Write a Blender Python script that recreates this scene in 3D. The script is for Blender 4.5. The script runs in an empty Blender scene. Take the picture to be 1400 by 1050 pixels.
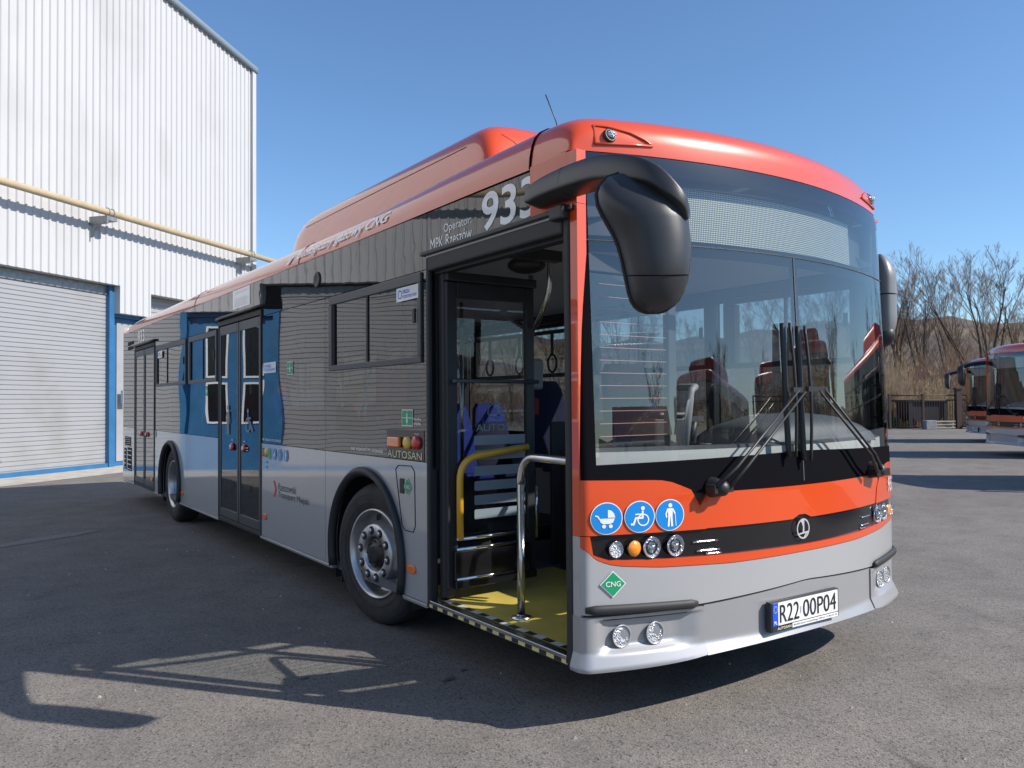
import bpy, bmesh, math, random
from mathutils import Vector, Matrix
random.seed(7)
PI = math.pi
scene = bpy.context.scene
C = scene.collection

# ------------------------------------------------------------------ camera
def cam_axes(yaw, pitch, roll):
    f = Vector((math.sin(yaw)*math.cos(pitch), math.cos(yaw)*math.cos(pitch), math.sin(pitch)))
    r = Vector((math.cos(yaw), -math.sin(yaw), 0)); u = r.cross(f)
    c, s = math.cos(roll), math.sin(roll)
    return f, r*c+u*s, u*c-r*s
CAM = Vector((-2.3446, -3.2593, 1.4957))
cd = bpy.data.cameras.new('camera'); cam = bpy.data.objects.new('camera', cd); C.objects.link(cam)
cd.sensor_width = 36; cd.lens = 1099.17/1400*36; cd.clip_end = 5000; cd.clip_start = .05
cf, cr, cu = cam_axes(math.radians(35.064), math.radians(1.2665), math.radians(-.42))
cam.matrix_world = Matrix(((cr.x, cu.x, -cf.x, CAM.x), (cr.y, cu.y, -cf.y, CAM.y), (cr.z, cu.z, -cf.z, CAM.z), (0, 0, 0, 1)))
scene.camera = cam

# ------------------------------------------------------------------ light
SUN_EL = math.radians(37.4); SUN_AZ = Vector((.618, -.786, 0)).normalized()
w = bpy.data.worlds.new("World"); scene.world = w; w.use_nodes = True
nt = w.node_tree; bg = nt.nodes['Background']
sky = nt.nodes.new('ShaderNodeTexSky'); sky.sky_type = 'NISHITA'; sky.sun_disc = False
sky.sun_elevation = SUN_EL; sky.sun_rotation = math.atan2(SUN_AZ.x, SUN_AZ.y)
sky.air_density = 1.0; sky.dust_density = .35; sky.ozone_density = 2.6; sky.altitude = 200
tint = nt.nodes.new('ShaderNodeMix'); tint.data_type = 'RGBA'; tint.blend_type = 'MULTIPLY'; tint.inputs[0].default_value = 1
tint.inputs[7].default_value = (.74, .90, 1.03, 1)      # clear cold air: a touch bluer than the model sky
nt.links.new(sky.outputs[0], tint.inputs[6]); nt.links.new(tint.outputs[2], bg.inputs[0]); bg.inputs[1].default_value = .115
sl = bpy.data.lights.new('sun', 'SUN'); sl.energy = 4.4; sl.angle = math.radians(.53); sl.color = (1, .94, .86)
so = bpy.data.objects.new('sun', sl); C.objects.link(so)
trav = Vector((-SUN_AZ.x*math.cos(SUN_EL), -SUN_AZ.y*math.cos(SUN_EL), -math.sin(SUN_EL)))
so.rotation_euler = trav.to_track_quat('-Z', 'Y').to_euler(); so.location = (0, 0, 40)
scene.view_settings.view_transform = 'Standard'; scene.view_settings.look = 'None'
scene.view_settings.exposure = .55; scene.view_settings.gamma = 1
scene.cycles.max_bounces = 10; scene.cycles.transparent_max_bounces = 24
scene.cycles.sample_clamp_indirect = 6

# ------------------------------------------------------------------ materials
def nm(name):
    m = bpy.data.materials.new(name); m.use_nodes = True
    return m, m.node_tree, m.node_tree.nodes['Principled BSDF']
def pm(name, col, rough=.5, metal=0, coat=0, spec=.5, noise=0, nscale=8, bump=0, bscale=60, emit=0, coat_rough=.03, rnoise=0):
    m, t, p = nm(name)
    p.inputs['Base Color'].default_value = (*col, 1); p.inputs['Roughness'].default_value = rough
    p.inputs['Metallic'].default_value = metal; p.inputs['Coat Weight'].default_value = coat
    p.inputs['Coat Roughness'].default_value = coat_rough
    p.inputs['Specular IOR Level'].default_value = spec
    tc = t.nodes.new('ShaderNodeTexCoord')
    if noise:
        n = t.nodes.new('ShaderNodeTexNoise'); n.inputs['Scale'].default_value = nscale; n.inputs['Detail'].default_value = 6
        t.links.new(tc.outputs['Object'], n.inputs['Vector'])
        r = t.nodes.new('ShaderNodeMapRange'); r.inputs[1].default_value = .3; r.inputs[2].default_value = .7
        r.inputs[3].default_value = 1-noise; r.inputs[4].default_value = 1+noise
        t.links.new(n.outputs[0], r.inputs[0])
        x = t.nodes.new('ShaderNodeVectorMath'); x.operation = 'SCALE'; x.inputs[0].default_value = col
        t.links.new(r.outputs[0], x.inputs['Scale']); t.links.new(x.outputs[0], p.inputs['Base Color'])
        if rnoise:
            r2 = t.nodes.new('ShaderNodeMapRange'); r2.inputs[1].default_value = .3; r2.inputs[2].default_value = .7
            r2.inputs[3].default_value = rough-rnoise; r2.inputs[4].default_value = rough+rnoise
            t.links.new(n.outputs[0], r2.inputs[0]); t.links.new(r2.outputs[0], p.inputs['Roughness'])
    if bump:
        n = t.nodes.new('ShaderNodeTexNoise'); n.inputs['Scale'].default_value = bscale; n.inputs['Detail'].default_value = 4
        t.links.new(tc.outputs['Object'], n.inputs['Vector'])
        b = t.nodes.new('ShaderNodeBump'); b.inputs['Strength'].default_value = 1; b.inputs['Distance'].default_value = bump
        t.links.new(n.outputs[0], b.inputs['Height']); t.links.new(b.outputs[0], p.inputs['Normal'])
        if coat: t.links.new(b.outputs[0], p.inputs['Coat Normal'])
    if emit:
        p.inputs['Emission Color'].default_value = (*col, 1); p.inputs['Emission Strength'].default_value = emit
    return m
def glass(name, tint, ior=1.6, wave=0, wscale=1.5, rough=0.0):
    """see-through pane: tinted transparency + fresnel mirror reflection, optionally with rolled-glass waviness"""
    m = bpy.data.materials.new(name); m.use_nodes = True; t = m.node_tree; t.nodes.clear()
    o = t.nodes.new('ShaderNodeOutputMaterial'); tr = t.nodes.new('ShaderNodeBsdfTransparent'); tr.inputs[0].default_value = (*tint, 1)
    gl = t.nodes.new('ShaderNodeBsdfGlossy'); gl.inputs['Roughness'].default_value = rough; gl.inputs[0].default_value = (1, 1, 1, 1)
    fr = t.nodes.new('ShaderNodeFresnel'); fr.inputs[0].default_value = ior
    # use |N.I| so that both sides of the pane behave alike
    geo = t.nodes.new('ShaderNodeNewGeometry')
    mx = t.nodes.new('ShaderNodeMixShader')
    lw = t.nodes.new('ShaderNodeMath'); lw.operation = 'DIVIDE'; lw.inputs[0].default_value = 1; 
    inv = t.nodes.new('ShaderNodeMix'); inv.data_type = 'FLOAT'; inv.inputs[2].default_value = ior; inv.inputs[3].default_value = 1/ior
    t.links.new(geo.outputs['Backfacing'], inv.inputs[0]); t.links.new(inv.outputs[0], fr.inputs[0])
    # for back faces Blender flips ior itself; feeding 1/ior undoes the flip
    t.links.new(fr.outputs[0], mx.inputs[0]); t.links.new(tr.outputs[0], mx.inputs[1]); t.links.new(gl.outputs[0], mx.inputs[2])
    if wave:
        tc = t.nodes.new('ShaderNodeTexCoord'); mp = t.nodes.new('ShaderNodeMapping'); mp.inputs['Scale'].default_value = (1, .8, 1.25)
        n = t.nodes.new('ShaderNodeTexNoise'); n.inputs['Scale'].default_value = wscale; n.inputs['Detail'].default_value = 1
        t.links.new(tc.outputs['Object'], mp.inputs[0]); t.links.new(mp.outputs[0], n.inputs['Vector'])
        b = t.nodes.new('ShaderNodeBump'); b.inputs['Distance'].default_value = wave
        t.links.new(n.outputs[0], b.inputs['Height']); t.links.new(b.outputs[0], gl.inputs['Normal'])
    t.links.new(mx.outputs[0], o.inputs[0])
    return m

M = {}
M['orange'] = pm('orange_paint', (.64, .064, .006), .34, spec=.35, coat=1, bump=.0004, bscale=2.2)
M['orange'].node_tree.nodes['Principled BSDF'].inputs['Coat IOR'].default_value = 1.55
M['silver'] = pm('silver_paint', (.37, .372, .378), .36, metal=.05, coat=1, coat_rough=.06, bump=.0005, bscale=1.6)
M['silver'].node_tree.nodes['Principled BSDF'].inputs['Coat IOR'].default_value = 1.75
M['silver_bumper'] = pm('silver_bumper', (.34, .34, .35), .36, metal=.3, coat=.5, coat_rough=.12)
M['black_gloss'] = pm('black_gloss', (.010, .010, .012), .12, spec=.5, bump=.0012, bscale=1.3)
M['black_band'] = pm('black_glass_band', (.016, .016, .018), .015, spec=.9, bump=.0016, bscale=1.0)
M['black_plastic'] = pm('black_plastic', (.018, .018, .02), .45, bump=.0006, bscale=260)
M['mirror_plastic'] = pm('mirror_plastic', (.030, .030, .033), .38, bump=.0005, bscale=420)
M['frit'] = pm('black_border', (.008, .008, .01), .95, spec=0)
M['rubber'] = pm('black_rubber', (.022, .022, .024), .6)
M['tyre'] = pm('tyre_rubber', (.028, .027, .027), .75, noise=.3, nscale=14, bump=.001, bscale=60)
M['dkframe'] = pm('dark_frame', (.05, .052, .056), .4)
M['rim'] = pm('rim_metal', (.50, .50, .50), .36, metal=.9, noise=.12, nscale=18)
M['chrome'] = pm('chrome', (.8, .8, .8), .12, metal=1)
M['steel'] = pm('brushed_steel', (.6, .6, .6), .25, metal=1)
M['hub'] = pm('hub_black', (.012, .012, .014), .4, noise=.4, nscale=20)
M['windscreen'] = glass('windscreen_glass', (.93, .955, .955), 1.95)
M['sideglass'] = glass('tinted_side_glass', (.34, .36, .36), 1.95, wave=.012, wscale=.8)
M['doorglass'] = glass('tinted_door_glass', (.40, .42, .42), 1.8, wave=.003, wscale=.9)
M['clear'] = glass('clear_glass', (.92, .94, .94), 1.5)
M['lampglass'] = glass('lamp_glass', (.92, .93, .94), 1.5)
M['frost'] = pm('frosted_film', (.20, .245, .275), .5)
M['yellow'] = pm('yellow_floor', (.60, .46, .09), .5, noise=.12, nscale=5, bump=.0006, bscale=200)
M['yellow_paint'] = pm('yellow_paint', (.72, .38, .03), .35, coat=.4)
M['floor'] = pm('grey_floor', (.10, .105, .115), .6, noise=.2, nscale=30)
M['ceiling'] = pm('ceiling_grey', (.48, .48, .47), .5)
M['lining'] = pm('lining_grey', (.22, .225, .235), .55)
M['dark_in'] = pm('dark_interior', (.02, .022, .025), .5)
M['dash'] = pm('dashboard_grey', (.07, .078, .085), .5, noise=.1, nscale=30, bump=.0005, bscale=300)
M['dashlight'] = pm('light_trim', (.44, .44, .42), .5)
M['seatblue'] = pm('seat_blue', (.010, .03, .24), .8, noise=.25, nscale=60)
M['seatred'] = pm('seat_red', (.22, .012, .02), .7, noise=.2, nscale=60)
M['seatdark'] = pm('seat_blue_shaded', (.014, .018, .06), .8, noise=.25, nscale=60)  # darker copy of the seat blue: cabin shade put into the colour
M['seatshell'] = pm('seat_shell', (.32, .32, .33), .4)
M['mirror_grey'] = pm('mirror_grey', (.17, .175, .185), .4, bump=.0004, bscale=300)
M['badge'] = pm('badge_silver', (.72, .72, .74), .22, metal=.5, coat=.5)
M['led'] = None
M['white'] = pm('white_vinyl', (.78, .78, .78), .3, coat=1)
M['grey_txt'] = pm('grey_vinyl', (.55, .56, .58), .4)
M['black_txt'] = pm('black_vinyl', (.015, .015, .015), .5)
M['cream_txt'] = pm('cream_vinyl', (.72, .68, .42), .4)
M['blue_sign'] = pm('blue_vinyl', (.006, .22, .62), .35)
M['green_sign'] = pm('green_vinyl', (.008, .30, .12), .35)
M['crimson'] = pm('crimson_vinyl', (.55, .012, .05), .4)
M['amber'] = pm('amber_lens', (.85, .26, .01), .18, coat=1, noise=.2, nscale=220)
M['orange_lens'] = pm('orange_lens', (.80, .18, .02), .25, coat=1)
M['red_lens'] = pm('red_lens', (.62, .015, .02), .3, coat=.8)
M['ylw_btn'] = pm('yellow_button', (.75, .48, .08), .3, coat=.5)
M['pink_wire'] = pm('heating_wire', (.34, .19, .17), .5)
M['plate_blue'] = pm('plate_blue', (.01, .08, .55), .4)
M['plate_white'] = pm('plate_white', (.75, .75, .73), .35)

def lamp_reflector():
    m, t, p = nm('lamp_reflector')
    tc = t.nodes.new('ShaderNodeTexCoord'); v = t.nodes.new('ShaderNodeTexVoronoi'); v.inputs['Scale'].default_value = 95
    t.links.new(tc.outputs['Object'], v.inputs['Vector'])
    b = t.nodes.new('ShaderNodeBump'); b.inputs['Distance'].default_value = .02; t.links.new(v.outputs['Distance'], b.inputs['Height'])
    t.links.new(b.outputs[0], p.inputs['Normal'])
    p.inputs['Base Color'].default_value = (.85, .86, .88, 1); p.inputs['Metallic'].default_value = .45; p.inputs['Roughness'].default_value = .2; p.inputs['Coat Weight'].default_value = .6
    return m
M['reflector'] = lamp_reflector()

def led_mat():
    m, t, p = nm('led_matrix')
    tc = t.nodes.new('ShaderNodeTexCoord'); sp = t.nodes.new('ShaderNodeSeparateXYZ'); t.links.new(tc.outputs['Object'], sp.inputs[0])
    outs = []
    for ax, k in (('X', 95), ('Z', 95)):
        a = t.nodes.new('ShaderNodeMath'); a.operation = 'MULTIPLY'; a.inputs[1].default_value = k; t.links.new(sp.outputs[ax], a.inputs[0])
        f = t.nodes.new('ShaderNodeMath'); f.operation = 'FRACT'; t.links.new(a.outputs[0], f.inputs[0])
        g = t.nodes.new('ShaderNodeMath'); g.operation = 'GREATER_THAN'; g.inputs[1].default_value = .52; t.links.new(f.outputs[0], g.inputs[0]); outs.append(g)
    mu = t.nodes.new('ShaderNodeMath'); mu.operation = 'MULTIPLY'; t.links.new(outs[0].outputs[0], mu.inputs[0]); t.links.new(outs[1].outputs[0], mu.inputs[1])
    mx = t.nodes.new('ShaderNodeMix'); mx.data_type = 'RGBA'; mx.inputs[6].default_value = (.035, .045, .045, 1); mx.inputs[7].default_value = (.55, .58, .46, 1)
    t.links.new(mu.outputs[0], mx.inputs[0]); t.links.new(mx.outputs[2], p.inputs['Base Color']); p.inputs['Roughness'].default_value = .5
    return m
M['led'] = led_mat()

def asphalt():
    m, t, p = nm('asphalt')
    tc = t.nodes.new('ShaderNodeTexCoord')
    def noise(sc, det=4, rough=.5):
        n = t.nodes.new('ShaderNodeTexNoise'); n.inputs['Scale'].default_value = sc; n.inputs['Detail'].default_value = det; n.inputs['Roughness'].default_value = rough
        t.links.new(tc.outputs['Object'], n.inputs['Vector']); return n
    def ramp(src, stops):
        r = t.nodes.new('ShaderNodeValToRGB'); e = r.color_ramp.elements
        for i, (pos, c) in enumerate(stops):
            q = e[i] if i < 2 else e.new(pos)
            q.position = pos; q.color = (*c, 1)
        t.links.new(src, r.inputs[0]); return r
    def mix(mode, fac, a, b):
        x = t.nodes.new('ShaderNodeMix'); x.data_type = 'RGBA'; x.blend_type = mode
        if isinstance(fac, float): x.inputs[0].default_value = fac
        else: t.links.new(fac, x.inputs[0])
        for s, v in ((6, a), (7, b)):
            if isinstance(v, tuple): x.inputs[s].default_value = (*v, 1)
            else: t.links.new(v, x.inputs[s])
        return x.outputs[2]
    big = noise(.22, 8, .6); mid = noise(2.2, 6, .65)
    v = t.nodes.new('ShaderNodeTexVoronoi'); v.inputs['Scale'].default_value = 115; t.links.new(tc.outputs['Object'], v.inputs['Vector'])
    v2 = t.nodes.new('ShaderNodeTexVoronoi'); v2.inputs['Scale'].default_value = 48; t.links.new(tc.outputs['Object'], v2.inputs['Vector'])
    base = ramp(big.outputs[0], [(.32, (.150, .137, .125)), (.68, (.200, .182, .165))])
    c = mix('MULTIPLY', .9, base.outputs[0], ramp(mid.outputs[0], [(.28, (.72, .72, .73)), (.5, (.96, .96, .96)), (.72, (1.14, 1.13, 1.11))]).outputs[0])
    grain = ramp(v.outputs['Color'], [(.06, (.30, .30, .30)), (.34, (.94, .94, .94)), (.62, (1.02, 1.02, 1.01)), (.95, (1.42, 1.40, 1.37))])
    c = mix('MULTIPLY', .95, c, grain.outputs[0])
    # pale stones scattered in the surface
    st = ramp(v2.outputs['Color'], [(.955, (0, 0, 0)), (.985, (1, 1, 1))]); sd = ramp(v2.outputs['Distance'], [(.25, (1, 1, 1)), (.4, (0, 0, 0))])
    sm = mix('MULTIPLY', 1.0, st.outputs[0], sd.outputs[0])
    c = mix('MIX', sm, c, (.34, .32, .29))
    # oil stains
    oil = noise(.9, 3, .5); oi = ramp(oil.outputs[0], [(.66, (0, 0, 0)), (.74, (1, 1, 1))])
    sc_ = t.nodes.new('ShaderNodeMath'); sc_.operation = 'MULTIPLY'; sc_.inputs[1].default_value = .45; t.links.new(oi.outputs[0], sc_.inputs[0])
    c = mix('MIX', sc_.outputs[0], c, (.07, .066, .064))
    # cracks
    cr_ = t.nodes.new('ShaderNodeTexVoronoi'); cr_.feature = 'DISTANCE_TO_EDGE'; cr_.inputs['Scale'].default_value = .16
    wv = noise(1.7, 5, .6); ad = t.nodes.new('ShaderNodeVectorMath'); ad.operation = 'ADD'
    scv = t.nodes.new('ShaderNodeVectorMath'); scv.operation = 'SCALE'; scv.inputs['Scale'].default_value = .9
    t.links.new(wv.outputs['Color'], scv.inputs[0]); t.links.new(tc.outputs['Object'], ad.inputs[0]); t.links.new(scv.outputs[0], ad.inputs[1]); t.links.new(ad.outputs[0], cr_.inputs['Vector'])
    ck = ramp(cr_.outputs['Distance'], [(.0008, (1, 1, 1)), (.0022, (0, 0, 0))])
    gate = ramp(noise(.35, 2).outputs[0], [(.56, (0, 0, 0)), (.62, (.55, .55, .55))])
    c = mix('MIX', mix('MULTIPLY', 1.0, ck.outputs[0], gate.outputs[0]), c, (.035, .034, .034))
    t.links.new(c, p.inputs['Base Color']); p.inputs['Roughness'].default_value = .88; p.inputs['Specular IOR Level'].default_value = .35
    b = t.nodes.new('ShaderNodeBump'); b.inputs['Distance'].default_value = .0022; t.links.new(v.outputs['Distance'], b.inputs['Height'])
    b2 = t.nodes.new('ShaderNodeBump'); b2.inputs['Distance'].default_value = .006; t.links.new(mid.outputs[0], b2.inputs['Height']); t.links.new(b.outputs[0], b2.inputs['Normal'])
    t.links.new(b2.outputs[0], p.inputs['Normal'])
    return m
M['asphalt'] = asphalt()
M['patch'] = pm('scuffed_asphalt', (.19, .18, .172), .9, noise=.25, nscale=30, bump=.004, bscale=110)
M['concrete'] = pm('concrete', (.40, .37, .32), .85, noise=.2, nscale=3, bump=.003, bscale=60)
M['clad'] = pm('white_cladding', (.46, .465, .475), .45, noise=.06, nscale=.7)
def dirty(name, col, rough, stretch, amount, tone, scale=1.0, metal=0):
    """sheet metal with run-down streaks and smudges of its own"""
    m, t, p = nm(name); tc = t.nodes.new('ShaderNodeTexCoord'); mp = t.nodes.new('ShaderNodeMapping'); mp.inputs['Scale'].default_value = stretch
    t.links.new(tc.outputs['Object'], mp.inputs[0])
    n1 = t.nodes.new('ShaderNodeTexNoise'); n1.inputs['Scale'].default_value = scale; n1.inputs['Detail'].default_value = 8; n1.inputs['Roughness'].default_value = .65
    n2 = t.nodes.new('ShaderNodeTexNoise'); n2.inputs['Scale'].default_value = .45; n2.inputs['Detail'].default_value = 5
    t.links.new(mp.outputs[0], n1.inputs['Vector']); t.links.new(tc.outputs['Object'], n2.inputs['Vector'])
    ml = t.nodes.new('ShaderNodeMath'); ml.operation = 'MULTIPLY'; t.links.new(n1.outputs[0], ml.inputs[0]); t.links.new(n2.outputs[0], ml.inputs[1])
    r = t.nodes.new('ShaderNodeMapRange'); r.inputs[1].default_value = .22; r.inputs[2].default_value = .42; r.inputs[3].default_value = 0; r.inputs[4].default_value = amount; t.links.new(ml.outputs[0], r.inputs[0])
    x = t.nodes.new('ShaderNodeMix'); x.data_type = 'RGBA'; x.inputs[6].default_value = (*col, 1); x.inputs[7].default_value = (*tone, 1); t.links.new(r.outputs[0], x.inputs[0]); t.links.new(x.outputs[2], p.inputs['Base Color'])
    p.inputs['Roughness'].default_value = rough; p.inputs['Metallic'].default_value = metal
    return m
M['clad'] = dirty('white_cladding', (.465, .468, .475), .45, (1.6, 1.6, .10), .75, (.37, .365, .355))
M['slat'] = dirty('grey_slats', (.335, .34, .352), .42, (.9, .9, 1.4), .7, (.255, .245, .23), metal=.1)
M['slat_'] = pm('grey_slats', (.37, .375, .39), .4, metal=.15, noise=.13, nscale=.9)
M['bluepaint'] = pm('blue_paint', (.024, .125, .275), .45, coat=.1, noise=.12, nscale=3)
M['pipe'] = pm('pipe_yellow', (.50, .40, .25), .5, noise=.08, nscale=3)
M['galv'] = pm('galvanised', (.28, .29, .30), .45, metal=.6, noise=.2, nscale=12)
M['trim'] = pm('roof_trim', (.30, .36, .40), .45, metal=.3)
M['darkgap'] = pm('dark_void', (.012, .012, .013), .9)
M['winwhite'] = pm('white_frame', (.72, .72, .72), .4)
M['bark'] = pm('bark', (.10, .078, .06), .95, spec=.05, noise=.35, nscale=4)
M['twig'] = pm('twig_brown', (.17, .125, .095), .95, spec=.05, noise=.3, nscale=2)
M['twig_red'] = pm('twig_russet', (.22, .14, .095), .95, spec=.05, noise=.35, nscale=2)
M['reed'] = pm('dry_reed', (.25, .18, .105), .9, noise=.45, nscale=1.6)
M['fence'] = pm('brown_fence', (.055, .028, .022), .6)
M['green_box'] = pm('green_box', (.03, .075, .045), .6, noise=.3, nscale=4)
M['evergreen'] = pm('evergreen', (.03, .05, .03), .9, noise=.3, nscale=3)
M['plaster'] = pm('plaster', (.5, .47, .43), .8, noise=.08, nscale=2)
M['block'] = pm('concrete_block', (.26, .26, .27), .85, noise=.2, nscale=6)
M['tile'] = pm('roof_tile', (.20, .075, .05), .7, noise=.25, nscale=6)

def chequer_mat(name, ax, step, ca, cb):
    m, t, p = nm(name)
    tc = t.nodes.new('ShaderNodeTexCoord'); sp = t.nodes.new('ShaderNodeSeparateXYZ'); t.links.new(tc.outputs['Object'], sp.inputs[0])
    a = t.nodes.new('ShaderNodeMath'); a.operation = 'DIVIDE'; a.inputs[1].default_value = step; t.links.new(sp.outputs[ax], a.inputs[0])
    f = t.nodes.new('ShaderNodeMath'); f.operation = 'FRACT'; t.links.new(a.outputs[0], f.inputs[0])
    g = t.nodes.new('ShaderNodeMath'); g.operation = 'GREATER_THAN'; g.inputs[1].default_value = .5; t.links.new(f.outputs[0], g.inputs[0])
    x = t.nodes.new('ShaderNodeMix'); x.data_type = 'RGBA'; x.inputs[6].default_value = (*ca, 1); x.inputs[7].default_value = (*cb, 1)
    t.links.new(g.outputs[0], x.inputs[0]); t.links.new(x.outputs[2], p.inputs['Base Color']); p.inputs['Roughness'].default_value = .45
    return m
M['sill_chequer'] = chequer_mat('sill_chequer', 'Y', .115, (.02, .02, .02), (.68, .58, .25))
M['step_chequer'] = chequer_mat('step_chequer', 'Y', .145, (.02, .02, .02), (.55, .55, .56))

def hillmat():
    m, t, p = nm('hill_woods')
    tc = t.nodes.new('ShaderNodeTexCoord')
    n = t.nodes.new('ShaderNodeTexNoise'); n.inputs['Scale'].default_value = .018; n.inputs['Detail'].default_value = 3
    n2 = t.nodes.new('ShaderNodeTexNoise'); n2.inputs['Scale'].default_value = .35; n2.inputs['Detail'].default_value = 8; n2.inputs['Roughness'].default_value = .7
    for q in (n, n2): t.links.new(tc.outputs['Object'], q.inputs['Vector'])
    r = t.nodes.new('ShaderNodeValToRGB'); e = r.color_ramp.elements
    e[0].position = .42; e[0].color = (.105, .085, .075, 1); e[1].position = .5; e[1].color = (.115, .098, .09, 1)
    q = e.new(.58); q.color = (.16, .13, .09, 1)
    t.links.new(n.outputs[0], r.inputs[0])
    r2 = t.nodes.new('ShaderNodeMapRange'); r2.inputs[1].default_value = .3; r2.inputs[2].default_value = .7; r2.inputs[3].default_value = .55; r2.inputs[4].default_value = 1.4
    t.links.new(n2.outputs[0], r2.inputs[0]); x = t.nodes.new('ShaderNodeVectorMath'); x.operation = 'SCALE'
    t.links.new(r.outputs[0], x.inputs[0]); t.links.new(r2.outputs[0], x.inputs['Scale']); t.links.new(x.outputs[0], p.inputs['Base Color'])
    p.inputs['Roughness'].default_value = 1; p.inputs['Specular IOR Level'].default_value = .1
    return m
M['hill'] = hillmat()

# ------------------------------------------------------------------ mesh helpers
ORG = Vector((0, 0, 0))                     # the origin of the thing being built, subtracted from its parts
class MB:
    def __init__(s): s.v = []; s.f = []; s.sm = []
    def add(s, vs, fs, smooth=False):
        k = len(s.v); s.v += [tuple(a) for a in vs]
        for f in fs: s.f.append([i+k for i in f]); s.sm.append(smooth)
        return s
    def box(s, x0, x1, y0, y1, z0, z1):
        vs = [(x, y, z) for x in (x0, x1) for y in (y0, y1) for z in (z0, z1)]
        return s.add(vs, [(0, 1, 3, 2), (4, 6, 7, 5), (0, 4, 5, 1), (2, 3, 7, 6), (0, 2, 6, 4), (1, 5, 7, 3)])
    def obox(s, c, ax, half):
        """oriented box: centre, three axes, half sizes"""
        vs = []
        for i in (-1, 1):
            for j in (-1, 1):
                for k in (-1, 1): vs.append(Vector(c)+ax[0]*half[0]*i+ax[1]*half[1]*j+ax[2]*half[2]*k)
        return s.add(vs, [(0, 1, 3, 2), (4, 6, 7, 5), (0, 4, 5, 1), (2, 3, 7, 6), (0, 2, 6, 4), (1, 5, 7, 3)])
    def prism(s, poly, axis, a, b, smooth=False):
        """polygon in the two other axes, extruded from a to b along axis"""
        def P(u, v, h): return (h, u, v) if axis == 0 else ((u, h, v) if axis == 1 else (u, v, h))
        n = len(poly); vs = [P(u, v, a) for u, v in poly]+[P(u, v, b) for u, v in poly]
        s.add(vs, [list(range(n))[::-1], list(range(n, 2*n))])
        k = len(s.v)-2*n
        for i in range(n):
            j = (i+1) % n; s.f.append([k+i, k+j, k+n+j, k+n+i]); s.sm.append(smooth)
        return s
    def sweep(s, path, sect, up=None, caps=True, smooth=True):
        """path of points; sect(i) -> list of (a,b) offsets in the local frame"""
        path = [Vector(p) for p in path]; n = len(path); rings = []
        ref = Vector(up) if up else None; prevn = None
        for i, p in enumerate(path):
            t = (path[min(i+1, n-1)]-path[max(i-1, 0)]).normalized()
            if ref is not None:
                a = ref-t*ref.dot(t)
                if a.length < 1e-4: a = t.orthogonal()
            elif prevn is None: a = t.orthogonal()
            else: a = prevn-t*prevn.dot(t)
            a.normalize(); prevn = a; b = t.cross(a)
            rings.append([p+a*u+b*v for u, v in sect(i)])
        k = len(rings[0]); vs = [q for r in rings for q in r]; fs = []
        for i in range(n-1):
            for j in range(k): fs.append((i*k+j, i*k+(j+1) % k, (i+1)*k+(j+1) % k, (i+1)*k+j))
        base = len(s.v); s.add(vs, fs, smooth)
        if caps:
            s.f.append([base+j for j in range(k)][::-1]); s.sm.append(False)
            s.f.append([base+(n-1)*k+j for j in range(k)]); s.sm.append(False)
        return s
    def tube(s, path, r, n=10, caps=True):
        rr = r if callable(r) else (lambda i: r)
        return s.sweep(path, lambda i: [(rr(i)*math.cos(2*PI*j/n), rr(i)*math.sin(2*PI*j/n)) for j in range(n)], caps=caps)
    def lathe(s, c, axis, prof, n=32, smooth=True, close=False):
        """prof: list of (h along axis, radius)"""
        ax = Vector(axis).normalized(); a = ax.orthogonal().normalized(); b = ax.cross(a); c = Vector(c); k = len(prof); vs = []; fs = []
        for i in range(n):
            d = a*math.cos(2*PI*i/n)+b*math.sin(2*PI*i/n)
            vs += [c+ax*h+d*r for h, r in prof]
        for i in range(n):
            j = (i+1) % n
            for q in range(k-1): fs.append((i*k+q, j*k+q, j*k+q+1, i*k+q+1))
        s.add(vs, fs, smooth)
        base = len(s.v)-n*k
        if prof[0][1] > 1e-6 and close: s.f.append([base+i*k for i in range(n)]); s.sm.append(False)
        if prof[-1][1] > 1e-6 and close: s.f.append([base+i*k+k-1 for i in range(n)][::-1]); s.sm.append(False)
        return s
    def grid(s, rows, smooth=True):
        k = len(rows[0]); vs = [q for r in rows for q in r]
        return s.add(vs, [(i*k+j, i*k+j+1, (i+1)*k+j+1, (i+1)*k+j) for i in range(len(rows)-1) for j in range(k-1)], smooth)
    def ball(s, c, rx, ry, rz, n=16, m=10):
        rows = []
        for i in range(m+1):
            th = PI*i/m
            rows.append([(c[0]+rx*math.sin(th)*math.cos(2*PI*j/n), c[1]+ry*math.sin(th)*math.sin(2*PI*j/n), c[2]+rz*math.cos(th)) for j in range(n+1)])
        return s.grid(rows)
    def xform(s, mat): s.v = [tuple(mat @ Vector(p)) for p in s.v]; return s
    def build(s, name, mat, parent=None, bevel=0, seg=2, auto=False, fix=True):
        me = bpy.data.meshes.new(name)
        off = ORG if parent is not None else Vector((0, 0, 0))
        me.from_pydata([tuple(Vector(p)-off) for p in s.v], [], s.f)
        me.polygons.foreach_set('use_smooth', s.sm); me.materials.append(M[mat] if isinstance(mat, str) else mat)
        me.update()
        if fix:
            bm = bmesh.new(); bm.from_mesh(me); bmesh.ops.recalc_face_normals(bm, faces=bm.faces); bm.to_mesh(me); bm.free()
        if auto: me.set_sharp_from_angle(angle=math.radians(auto))
        o = bpy.data.objects.new(name, me); C.objects.link(o)
        if parent is not None: o.parent = parent
        if bevel:
            b = o.modifiers.new('bevel', 'BEVEL'); b.width = bevel; b.segments = seg; b.limit_method = 'ANGLE'; b.angle_limit = math.radians(35)
            b.harden_normals = False
        return o
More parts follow.
